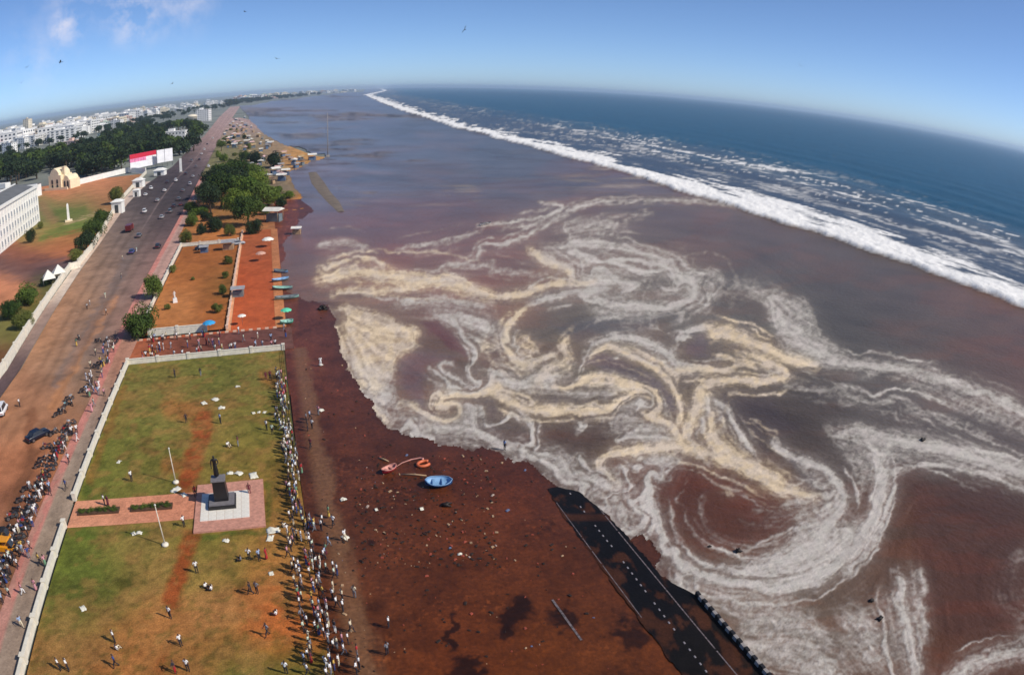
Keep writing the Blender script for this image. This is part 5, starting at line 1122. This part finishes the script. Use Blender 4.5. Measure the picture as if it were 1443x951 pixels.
CARS = {k: car_meshes(k) for k in ('sedan', 'van', 'jeep')}; CB = {}
def car(loc, rz, kind, c, label, group=None, z=0.0):
    M = CARS[kind]; key = (kind, c)
    if key not in CB: CB[key] = M['body'].mesh('body', PAINT[c])
    r = empty('car', (loc[0], loc[1], z), rz, label, 'car' if kind != 'van' else 'van', group); link('body', CB[key], r)
    for nm, me in M['glass'].items(): link(nm.strip('.'), me, r)
    for l in M['lamps']: link('headlight', l, r)
    link('tail_lights', M['tail'], r); link('bumper', M['bump'], r, (M['ax']/.62, 0, 0)); link('bumper', M['bump'], r, (-M['ax']/.62, 0, 0))
    for sx in (-1, 1):
        for sy in (-1, 1): w = link('wheel', car_tyre, r, (sx*M['ax'], sy*(M['hw']-.08), .32)); link('rim', car_rim, w, (0, sy*.03, 0))
    return r
N_ = math.pi/2
for (px, py, k, c, rz, lab) in [(3,582,'jeep','white',N_+.1,'white jeep cut by the left edge of the picture on the muddy road'),(54,617,'sedan','navy',N_-.75,'dark navy car turned across the muddy road near the left edge'),(213,267,'van','white',N_,'white van on the inland half of the asphalt, farthest of three'),(205,276,'sedan','white',N_,'small white car behind the inland footpath kiosk'),(204,300,'van','white',N_,'white van alone in the inland lane of the asphalt'),(268,261,'van','silver',N_,'pale van in the seaward lane by the grove'),(294,236,'van','white',N_,'white van at the seaward edge by the far end of the grove'),(186,357,'sedan','blue',N_,'blue car in the middle of the road'),(223,349,'sedan','navy',N_,'dark car parked at the pink kerb by the bare garden'),
  (228,308,'sedan','silver',N_,'silver car on the dark centre of the asphalt'),(252,282,'sedan','grey',N_,'grey car in the seaward lane beside the clearing'),(245,292,'sedan','navy',N_,'dark car just behind the grey one by the clearing'),(258,270,'sedan','grey',N_,'grey car following the pale van'),(240,300,'van','grey',N_,'grey van in the seaward lane beside the clearing'),(281,226,'sedan','navy',N_,'dark car on the far asphalt near the pillar'),(288,212,'van','white',N_,'small white van far along the road'),(300,196,'van','white',N_,'tiny white van near the far end of the road'),(276,236,'sedan','grey',N_,'grey car beyond the white kerbside van'),(262,246,'sedan','navy',N_,'dark car in the middle lane before the pillar'),(255,290,'sedan','maroon',N_,'maroon car at the pink kerb by the clearing'),(232,270,'sedan','white',N_,'white car in the middle lane beside the white kiosks'),(222,284,'sedan','silver',N_,'silver car in the inland lane before the white van'),(248,256,'van','white',N_,'white van in the middle lane short of the pillar'),(236,258,'sedan','navy',N_,'dark car in the inland lane below the pillar'),(272,250,'sedan','silver',N_,'silver car in the seaward lane beyond the pale van'),(284,218,'sedan','white',N_,'white car on the far asphalt beyond the pillar'),(292,204,'sedan','navy',N_,'tiny dark car far along the road'),(270,228,'van','grey',N_,'grey van on the inland lane of the far asphalt'),(196,334,'sedan','grey',N_,'grey car in the middle of the road by the red lorry'),(336,345,'sedan','silver',0.2,'silver car beside the far wall of the bare garden'),(284,352,'sedan','navy',0.1,'dark car in front of the far garden wall')]:
    p = P(px, py); car(p, rz, k, c, lab, 'vehicles on the road', .0)
# red lorry
p = P(183, 326); lr = empty('lorry', p, N_, 'red lorry crossing the pale part of the road', 'lorry')
MB().box((-1.0, 0, 1.75), (4.6, 2.2, 1.9)).build('cargo_box', PAINT['maroon'], lr); MB().box((2.2, 0, 1.5), (1.6, 2.1, 1.9), top=.9).build('cab', PAINT['red'], lr); MB().box((2.94, 0, 1.85), (.1, 1.7, .7)).build('windscreen', glass, lr); MB().box((0, 0, .68), (6.2, 1.2, .25)).build('chassis', engine, lr)
for sx in (-2.3, 1.9):
    for sy in (-1, 1): w = link('wheel', car_tyre, lr, (sx, sy*.95, .45), 0, 1.4); link('rim', car_rim, w)
# auto rickshaws
canv = mat('black_canopy', (26, 26, 30), .8, .1)
def rickshaw(px, py, rz, label, top='yellow'):
    p = P(px, py); r = empty('auto_rickshaw', p, rz, label, 'rickshaw', 'rickshaws at the road edge')
    MB().loft([[(-1.2, -.62, .3), (-1.2, .62, .3), (-1.2, .62, .95), (-1.2, -.62, .95)], [(.3, -.6, .28), (.3, .6, .28), (.3, .6, .8), (.3, -.6, .8)], [(1.15, -.22, .35), (1.15, .22, .35), (1.2, .2, .85), (1.2, -.2, .85)]]).build('body', PAINT['yellow'], r)
    MB().loft([[(-1.15, -.62, .97), (-1.15, .62, .97), (-1.1, .55, 1.6), (-1.1, -.55, 1.6)], [(-.9, -.64, .97), (-.9, .64, .97), (-.9, .56, 1.7), (-.9, -.56, 1.7)]]).build('back_hood', canv, r)
    MB().loft([[(-1.15, -.6, 1.62), (-1.15, .6, 1.62), (-1.05, .5, 1.76), (-1.05, -.5, 1.76)], [(.6, -.58, 1.66), (.6, .58, 1.66), (.55, .5, 1.78), (.55, -.5, 1.78)]]).build('canopy', PAINT['yellow'] if top == 'yellow' else canv, r)
    MB().add([(.98, -.5, .85), (.98, .5, .85), (.62, .5, 1.62), (.62, -.5, 1.62)], [(0, 1, 2, 3)]).build('windscreen', glass, r)
    for (x, y_) in ((-.8, -.58), (-.8, .58), (1.05, 0)): w = link('wheel', bike_tyre, r, (x, y_, .25), 0, .8); link('rim', bike_rim, w)
    h = link('headlight', b_lamp, r, (1.2, 0, .75)); h.rotation_euler = (0, math.pi/2, 0)
rickshaw(12, 776, -.1, 'yellow auto rickshaw among motorcycles at the left edge'); rickshaw(6, 762, .1, 'black hooded auto rickshaw just beyond the yellow one at the left edge', 'black')

# ------------------------------------------------------------------ monument, lamp posts, mast
plat = empty('statue_platform', (-8.55, 73, 0), 0, 'brick bordered white tiled platform under the dark statue', 'platform')
pw, ph_ = 8.5, 10.4
MB().box((.0, 0, .14), (pw, ph_, .22)).build('brick_border', pinkbrick, plat)
tile = mat('white_floor_tile', (230, 224, 212), .7, .08, 4); tm_ = MB().box((0, 0, .02), (.98, .98, .05), top=.97).mesh('tile', tile)
for i in range(6):
    for j in range(6): link('tile', tm_, plat, (-3.05+i*1.0, -2.6+j*1.0, .255))
pathm = strip('brick_path', np.arange(70.9, 77.1, .3), -29.4, -12.82, 50, .06, [(110,730,206,150,124),(180,728,202,144,120),(240,722,196,136,112)], 40, 20, noise=(.2, 1.5, .25, .4), seed=451)
hedgeleaf = crown_mesh(77, 14, 1500, .06); hedgeleaf.materials.append(LEAF['mid'])
for (x0, x1, lab) in [(-28.4, -22.8, 'low clipped hedge bed on the brick path, road side one'), (-21.2, -15.8, 'low clipped hedge bed on the brick path, statue side one')]:
    h_ = empty('hedge', ((x0+x1)/2, 74, .06), 0, lab, 'hedge', 'hedges on the brick path'); MB().box((0, 0, .12), (x1-x0, 1.2, .24)).build('planting_bed', mat('soil', (84, 60, 42), .95, .2), h_)
    for k in range(5): link('bush', hedgeleaf, h_, (-(x1-x0)/2+(k+.5)*(x1-x0)/5, 0, .4), k*1.3, (.72, .62, .42))
blackstone = mat('black_granite', (28, 27, 29), .4, .15, 2); greystone = mat('grey_granite', (118, 114, 116), .7, .12, 2); bronze = mat('dark_bronze', (38, 36, 36), .45, .2, 2, metal=.3)
st = empty('statue', (-9.4, 73.4, .305), 0, 'dark standing statue on a black pedestal over a grey plinth', 'statue')
MB().box((0, 0, .2), (3.4, 2.9, .4)).build('plinth', blackstone, st); MB().box((0, 0, .52), (3.1, 2.6, .2)).build('step', greystone, st)
MB().box((0, .1, 1.95), (1.75, 1.5, 2.6), top=.86).build('pedestal', blackstone, st); MB().box((0, .1, 3.34), (1.75, 1.5, .18)).build('cap', greystone, st)
fm = BODY['sari'].copy(); fm.materials.clear(); fm.materials.append(bronze)
for p_ in fm.polygons: p_.material_index = 0
link('figure', fm, st, (-.1, .1, 3.43), math.pi, (1.75, 1.7, 1.75))
def lamppost(px, py, h, label):
    p = P(px, py, .03); r = empty('lamp_post', p, 0, label, 'lamp post', 'white lamp posts on the lawn')
    MB().tube([(0, 0, 0), (0, 0, h*.5), (0, 0, h)], [.075, .06, .045], 8).build('pole', white, r); MB().lathe([(.42, 0), (.42, .18), (.3, .3), (.12, .34)], n=12).build('base', white, r)
    MB().lathe([(.04, 0), (.12, .06), (.1, .2), (.03, .26)], (0, 0, h), 10).build('lamp_head', lampm, r)
lamppost(248, 680, 4.8, 'slim white lamp post on the upper lawn beside the statue platform'); lamppost(233, 768, 5.2, 'slim white lamp post on the lower lawn in front of the brick path')
p = P(462, 221); ms = empty('mast', p, 0, 'tall thin white mast standing at the tip of the sand spit', 'mast'); MB().tube([(0, 0, 0), (0, 0, 12), (0, 0, 29.5)], [.34, .26, .16], 8).build('pole', concrete, ms); MB().box((0, 0, .6), (2.6, 2.6, 1.3), top=.8).build('footing', concrete, ms)
for k, x in enumerate((-.3, .3)):
    pass
# white garden figure
gf = empty('garden_figure', P(247, 426), .2, 'small white figure on a pedestal in the bare garden', 'statue'); MB().box((0, 0, .5), (1.1, 1.1, 1.0), top=.85).build('pedestal', white2, gf)
fm2 = BODY['sari'].copy(); fm2.materials.clear(); fm2.materials.append(white2)
for p_ in fm2.polygons: p_.material_index = 0
link('figure', fm2, gf, (0, 0, 1.0), math.pi, 1.0)
# lawn edge railing with dark green mesh
rl = empty('railing', (.25, 84, 0), 0, 'dark green railing at the far beach edge of the lawn', 'railing'); grn = mat('green_railing', (38, 62, 46), .6, .1)
for k in range(20): MB().box((0, k*2.05, .5), (.09, .09, 1.0)).build('post', grn, rl)
for z in (.3, .62, .95): MB().tube([(0, 0, z), (0, 39, z)], .035, 6).build('rail', grn, rl)
# white sheets and bundles left on the lawn
sheetm = mat('white_cloth', (226, 222, 206), .85, .08, 4)
def sheet(px, py, s, label, z=.03, m=sheetm):
    p = P(px, py, z); rng = random.Random(px*7+py); n = 7; vs = []; fs = []
    for i in range(n):
        for j in range(n):
            x, y_ = (i/(n-1)-.5)*s*(1+rng.uniform(-.15, .15)), (j/(n-1)-.5)*s*.7*(1+rng.uniform(-.15, .15)); vs.append((x, y_, .03+abs(rng.gauss(0, .10))*(1-(2*abs(i/(n-1)-.5))**2)))
    for i in range(n-1):
        for j in range(n-1): fs.append((i*n+j, (i+1)*n+j, (i+1)*n+j+1, i*n+j+1))
    o = MB().add(vs, fs, 0, True).build('cloth', m, None, p, rng.uniform(0, 3)); sol = o.modifiers.new('thick', 'SOLIDIFY'); sol.thickness = .02; tag(o, label, 'cloth', 'cloths lying on the ground')
for (px, py, s, lab) in [(303,563,1.3,'white cloth on the upper lawn, farthest of four'),(287,568,1.2,'pale cloth on the upper lawn left of the farthest white one'),(312,575,1.1,'white cloth on the upper lawn just below the farthest one'),(335,545,.8,'small white scrap at the far middle of the upper lawn'),(357,582,.7,'white scrap near the crowd, left of a row of three'),(365,581,.6,'white scrap near the crowd, middle of a row of three'),(373,581,.7,'white scrap near the crowd, right of a row of three'),(324,667,.9,'white cloth behind the platform, leftmost of three'),(336,667,1.1,'white cloth behind the platform, middle of three'),(357,670,1.5,'large white cloth at the back right corner of the platform'),(248,690,1.4,'white bundle beside the foot of the farther lamp post'),(259,697,1.0,'pale bundle on the platform corner nearest the lamp post'),(385,748,1.5,'white cloth right of the platform, farther of two'),(381,758,1.1,'white cloth right of the platform, nearer of two'),(168,651,.8,'white scrap on the upper lawn left of the worn middle'),(188,752,.7,'white scrap below the brick path, left one'),(196,751,.8,'white scrap below the brick path, right one'),(117,857,.9,'white scrap on the green patch of the lower lawn'),(318,762,.8,'small pale scrap in front of the platform'),(382,808,.7,'dark edged scrap on the lower lawn before the crowd')]:
    sheet(px, py, s, lab)

# ------------------------------------------------------------------ boats, stalls, parasols, debris, birds
def boat_mesh(L, W, H, m, inner):
    secs = []; ins = []
    for t in np.linspace(-1, 1, 11):
        w = W/2*(1-abs(t)**2.6)**.7+.02; sh = H*(1+.35*abs(t)**2.2); x = t*L/2
        secs.append([(x, -w, sh), (x, -w*.82, sh*.45), (x, -w*.3, .02+abs(t)**4*.25*H), (x, w*.3, .02+abs(t)**4*.25*H), (x, w*.82, sh*.45), (x, w, sh)])
        ins.append([(x*.94, -w*.86, sh-.015), (x*.94, -w*.66, sh*.5+.06), (x*.94, 0, .14+abs(t)**4*.3*H), (x*.94, w*.66, sh*.5+.06), (x*.94, w*.86, sh-.015)])
    hull = MB().loft(secs, 0, True, closed=False); inn = MB().loft(ins, 0, True, closed=False)
    rim = MB(); 
    for s in (0, 5): rim.tube([q[s] for q in secs], .05, 6)
    th = [MB().box((x, 0, H*.78), (.28, W*.74, .05)) for x in (-L*.18, L*.16)]
    return hull, inn, rim, th
def boat(loc, rz, L, W, H, m, mi, label, tilt=0.0, group='boats at the water edge'):
    r = empty('boat', loc, rz, label, 'boat', group); r.rotation_euler = (tilt, tilt*.3, rz); h, i, rm, th = boat_mesh(L, W, H, m, mi)
    hm = h.build('hull', m, r); i.build('inner_shell', mi, r); rm.build('gunwale', mi, hm)
    for t in th: t.build('thwart', mi, r)
blue_f = mat('blue_fibre', (38, 88, 148), .6, .3, 2.5); blue_l = mat('pale_blue_fibre', (128, 168, 206), .5, .12, 1.5); red_f = mat('red_fibre', (196, 44, 56), .45, .12, 1.5); pink_f = mat('faded_pink_fibre', (214, 150, 136), .6, .15, 1.5)
greyb_ = mat('grey_boat_paint', (110, 122, 126), .6, .15, 1.5); green_b = mat('pale_green_boat_paint', (150, 196, 180), .6, .15, 1.5); tealb = mat('teal_boat_paint', (84, 168, 140), .6, .15, 1.5); wood = mat('sun_bleached_wood', (170, 140, 108), .85, .2, 3)
boat(P(618, 683, .05), -.15, 3.3, 1.9, .62, blue_f, blue_l, 'bright blue small boat stranded on the wet beach', .1); boat(P(549, 664, .04), .5, 2.2, 1.3, .5, red_f, pink_f, 'red and pink small boat left of the blue one on the beach', -.12)
for (px, py, rz, L, m, mi, lab) in [(404,421,.1,5.6,green_b,greyb_,'pale green boat beside the orange court at the flood edge'),(398,408,-.25,5.0,greyb_,green_b,'grey boat just beyond the pale green one'),(395,396,.35,4.6,greyb_,blue_l,'blue grey boat second beyond the pale green one'),(404,456,.2,2.8,tealb,green_b,'small teal boat by the near corner of the orange court'),(396,384,-.5,4.2,blue_l,greyb_,'pale blue boat third beyond the pale green one'),(684,317,.5,5.0,mat('white_boat_paint', (210, 206, 200), .6, .1),engine,'lone pale boat adrift on the dark flood far from shore')]:
    boat(P(px, py, .03), rz, L, 1.5, .6, m, mi, lab, .06)
# bent orange tube and a pale pole washed up beside the boats
p = P(597, 655, .0); tb = empty('inflatable_tube', p, .4, 'curled orange and pink tube washed up above the blue boat', 'tube'); MB().tube([(.85*math.cos(a), .6*math.sin(a), .2) for a in np.linspace(.3, 5.4, 18)], [.2]*18, 8).build('ring', mat('orange_vinyl', (206, 104, 62), .5, .15, 2), tb); MB().tube([(.4, .75, .22), (.7, 1.1, .2), (.5, 1.5, .18), (-.6, 1.9, .15), (-2.0, 1.95, .12), (-3.2, 1.6, .1)], [.14, .13, .1, .07, .05, .04], 6).build('loose_end', pink_f, tb)
a_, b_ = P(566, 668, .06), P(601, 670, .06); o = MB().tube([a_, (a_+b_)/2+Vector((0, 0, .08)), b_], [.09, .11, .08], 6).build('driftwood_pole', wood); tag(o, 'pale driftwood pole lying between the red and blue boats', 'driftwood')
a_, b_ = P(534, 645, .06), P(548, 650, .06); o = MB().tube([a_, (a_+b_)/2+Vector((0, 0, .05)), b_], [.12, .13, .07], 6).build('driftwood_pole', wood); tag(o, 'short pale plank beyond the red boat', 'driftwood')
# parasols
def parasol(px, py, r_, h, m, label, z=0.0):
    p = P(px, py, z); r = empty('parasol', p, 0, label, 'parasol', 'parasols'); c = MB(); n = 10; vs = [(0, 0, h+.42*r_)]; fs = []
    for k in range(n):
        a = 2*math.pi*k/n; vs += [(r_*.6*math.cos(a), r_*.6*math.sin(a), h+.3*r_), (r_*math.cos(a), r_*math.sin(a), h-.02), (r_*.98*math.cos(a+math.pi/n), r_*.98*math.sin(a+math.pi/n), h+.1)]
    for k in range(n):
        j = (k+1) % n; fs += [(0, 1+3*k, 1+3*j), (1+3*k, 2+3*k, 3+3*k), (1+3*k, 3+3*k, 1+3*j), (1+3*j, 3+3*k, 2+3*j)]
    c.add(vs, fs).build('canopy', m, r); MB().tube([(0, 0, 0), (0, 0, h+.45*r_)], .03, 6).build('pole', steel, r)
parasol(296, 469, 1.35, 2.0, mat('sky_blue_canvas', (52, 158, 212), .7, .06), 'sky blue parasol by the near end of the bare garden'); parasol(378, 348, 1.9, 2.2, tentm, 'white parasol at the upper right corner of the orange court'); parasol(404, 450, 1.2, 1.9, mat('mint_canvas', (96, 208, 164), .7, .08), 'mint green parasol by the near corner of the court')
parasol(342, 458, .9, 1.9, tentm, 'small white parasol at the near left of the court'); parasol(368, 368, 1.5, 2.1, mat('faded_canvas', (206, 160, 140), .8, .1), 'faded pinkish parasol on the court')
# stalls
TARP = [mat('tarp_'+n, c, .8, .12, 1.0) for n, c in [('white', (226, 222, 212)), ('pale pink', (214, 176, 170)), ('grey', (150, 150, 154)), ('blue', (92, 128, 170)), ('straw', (186, 158, 112)), ('brown', (120, 96, 78))]]
TN = ['white', 'pale pink', 'grey', 'blue', 'straw', 'brown']
def stall_meshes(w, d, h):
    roof = MB().loft([[(-w*.58, -d*.6, h), (-w*.58, 0, h+.55), (-w*.58, d*.6, h)], [(w*.58, -d*.6, h), (w*.58, 0, h+.55), (w*.58, d*.6, h)]])
    bodyb = MB().box((0, d*.1, h*.32), (w*.9, d*.6, h*.64)); return roof, bodyb
SR, SB_ = stall_meshes(3.2, 2.6, 2.3); SRM = [SR.mesh('roof', m) for m in TARP]; SBM = [SB_.mesh('counter', m) for m in (wood, greyb_, mat('blue_counter', (86, 110, 140), .7, .15))]; SP = MB().tube([(0, 0, 0), (0, 0, 2.3)], .05, 5).mesh('post', wood)
def stall(p, rz, k, s, label, group):
    r = empty('stall', p, rz, label, 'stall', group, s); link('roof', SRM[k], r); link('counter', random.choice(SBM), r)
    for sx in (-1, 1):
        for sy in (-1, 1): link('post', SP, r, (sx*1.5, sy*1.25, 0))
for (px, py, k, s, lab) in [(386,312,0,1.8,'long white roofed stall by the flooded sand beside the grove'),(418,330,0,.9,'lone white roofed stall standing in the flood water'),(361,250,0,1.6,'white stall roof at the seaward edge of the grove'),(388,246,0,1.5,'white stall among debris, left of a pair near the spit'),(403,247,0,1.3,'white stall among debris, right of a pair near the spit'),(397,255,0,1.4,'white stall among debris in front of the pair near the spit'),(440,226,0,1.6,'white stall at the tip of the sand spit'),(424,226,4,1.2,'straw roofed stall on the sand spit'),(336,418,2,.9,'grey roofed cart on the walk beside the orange court'),(322,352,2,1.1,'grey stall at the far corner of the bare garden'),(288,356,2,.8,'small grey stall at the far wall of the bare garden'),(300,262,0,.8,'small white stall at the roadside edge of the grove')]:
    stall(P(px, py), random.uniform(-.5, .5), k, s, lab, 'stalls by the shore')
n_s = 0
for p in scatter([(345,236),(372,240),(378,262),(408,258),(412,243),(432,230),(400,214),(380,222),(350,216),(335,224)], 34, 6, 31)+scatter([(306,206),(318,180),(328,164),(345,166),(362,190),(384,206),(370,214),(330,214)], 60, 9, 33):
    px, py = (float(v) for v in proj(np.array(p.x), np.array(p.y), np.array(0.)))
    k = random.choices(range(6), (5, 4, 4, 1, 3, 2))[0]
    stall(p, random.uniform(0, 3), k, random.uniform(.8, 1.5), f'{TN[k]} roofed stall '+('in the clutter between grove and spit' if py > 212 else 'on the far beach walk beside the road'), 'stalls in the clutter' if py > 212 else 'stalls on the far beach walk')
# loose litter on the wet beach
def litter():
    rng = random.Random(12); b = MB()
    n = 0
    while n < 900:
        x, y = rng.uniform(430, 860), rng.uniform(440, 945)
        if n % 3 and not (500 < x < 700 and 640 < y < 800): continue
        if float(poly_sdf(np.array([x]), np.array([y]), WATER_PX)[0]) < 6: continue
        p = P(x, y, .02)
        if p.x < 1.5 or (28 < p.x < 36 and p.y < 69): continue
        s = rng.choice([.05, .07, .09, .12, .16, .25]); rz = rng.uniform(0, 3.1); b.box((p.x, p.y, .03), (s*rng.uniform(1, 2.4), s, s*.5), rz, rng.choices([0, 1, 2, 3, 4], [.4, 2, 12, 2, .3])[0], top=rng.uniform(.5, .9)); n += 1
    o = stuff(b.build('litter', [mat('pale_litter', (170, 150, 136), .8, .1), wood, mat('dark_litter', (44, 30, 24), .9, .2), mat('brick_litter', (150, 70, 52), .9, .2), mat('blue_litter', (96, 110, 140), .8, .1)])); o['label'] = 'small debris and litter strewn over the wet beach'; o['category'] = 'litter'
litter()
for (px, py, s, lab) in [(452,514,.8,'white scrap on dark sand beyond the railing'),(452,578,1.0,'pale scrap beside the cluster of people on the sand'),(486,757,.9,'white scrap right of the crowd on the beach'),(648,781,.5,'small white scrap in the middle of the wet beach'),(594,717,.6,'pale scrap below the blue boat'),(484,704,.8,'white scrap near the sand strip'),(530,718,.5,'pale scrap below the red boat')]:
    sheet(px, py, s, lab, .02)
# dark clumps in the water
dk = mat('wet_black_debris', (34, 24, 20), .6, .2)
for (px, py, s, lab) in [(455,436,1.6,'dark brown clump of debris at the foam edge by the court'),(1040,777,.7,'small black clump floating in the big brown swirl'),(628,712,.9,'dark clump of debris below the blue boat'),(1300,620,.8,'dark clump floating in the white streak at right'),(1228,846,.5,'dark clump in the foam at lower right, upper one'),(1240,872,.6,'dark clump in the foam at lower right, lower one'),(1000,770,.3,'tiny dark clump at the left of the brown swirl')]:
    p = P(px, py, .02); b = MB(); rng = random.Random(px)
    for k in range(7): b.tube([(rng.uniform(-s, s)*.6, rng.uniform(-s, s)*.4, 0), (rng.uniform(-s, s)*.4, rng.uniform(-s, s)*.3, s*.35), (rng.uniform(-s, s), rng.uniform(-s, s)*.5, .02)], [s*.2, s*.24, s*.1], 6)
    tag(b.build('debris_clump', dk, None, p), lab, 'debris', 'dark debris in the water')
# submerged bar seen through the shallow lagoon
o = MB()
bp_ = [P(x, y, -.02) for x, y in [(440,243),(448,258),(458,272),(470,285),(481,299)]]
vs = []
for i, q in enumerate(bp_):
    w = (2.2, 3.2, 2.6, 2.4, 1.2)[i]; vs += [(q.x-w, q.y, .02), (q.x, q.y, .22), (q.x+w, q.y, .02)]
fs = [f for i in range(len(bp_)-1) for f in ((3*i, 3*i+1, 3*i+4, 3*i+3), (3*i+1, 3*i+2, 3*i+5, 3*i+4))]
struct(o.add(vs, fs, 0, True).build('sand_bar', mat('wet_olive_sand', (118, 104, 88), .7, .2, .3)))
# birds
birdm = mat('dark_feathers', (52, 52, 56), .8, .1)
def bird(px, py, dist, bank, label):
    d = ray(px, py); p = Vector((d[0]*dist, d[1]*dist, CAM_H+d[2]*dist)); r = empty('bird', p, random.uniform(0, 6.28), label, 'bird', 'birds over the shore'); r.rotation_euler = (bank, 0, r.rotation_euler.z)
    MB().tube([(.28, 0, .02), (.18, 0, .03), (0, 0, 0), (-.2, 0, 0), (-.36, 0, .01)], [.02, .05, .075, .05, .01], 7).build('body', birdm, r)
    for s in (-1, 1): MB().add([(.1, s*.05, .02), (.12, s*.34, .16), (-.02, s*.72, .08), (-.1, s*.34, .13), (-.12, s*.05, .02), (.05, s*.34, .17)], [(0, 1, 5, 4) if s > 0 else (4, 5, 1, 0), (1, 2, 3, 5) if s > 0 else (5, 3, 2, 1), (4, 5, 3)]).build('wing', birdm, r)
    MB().add([(-.3, -.03, .01), (-.3, .03, .01), (-.5, .1, .0), (-.5, -.1, .0)], [(0, 1, 2, 3)]).build('tail', birdm, r)
for (px, py, ds, bk, lab) in [(655,42,110,1.1,'dark bird banking high in the middle of the sky'),(390,83,130,.3,'dark bird gliding above the far road'),(85,88,120,.4,'dark bird over the town, right of the left group'),(38,95,150,.3,'dark bird over the town, upper of the left group'),(30,117,140,-.4,'dark bird over the town, lower of the left group'),(243,118,170,.5,'dark bird above the wood'),(1128,93,170,.6,'small dark bird over the open sea'),(345,17,170,.2,'small dark bird near the top of the sky')]:
    bird(px, py, ds, bk, lab)

# ------------------------------------------------------------------ haze
hb = MB().box((6000, 22000, 52.0), (40000, 56000, 106.0))
hz = stuff(hb.build('haze', []))
hm = bpy.data.materials.new('sea_haze'); hm.use_nodes = True; hn = hm.node_tree; hn.nodes.clear()
ho = hn.nodes.new('ShaderNodeOutputMaterial'); pv = hn.nodes.new('ShaderNodeVolumePrincipled')
pv.inputs['Color'].default_value = (.68, .84, 1.0, 1); pv.inputs['Density'].default_value = 0.00008; pv.inputs['Anisotropy'].default_value = 0.2
hn.links.new(pv.outputs['Volume'], ho.inputs['Volume'])
hz.data.materials.append(hm)
hz['label'] = 'thin pale blue haze over the town and the sea'; hz['category'] = 'haze'
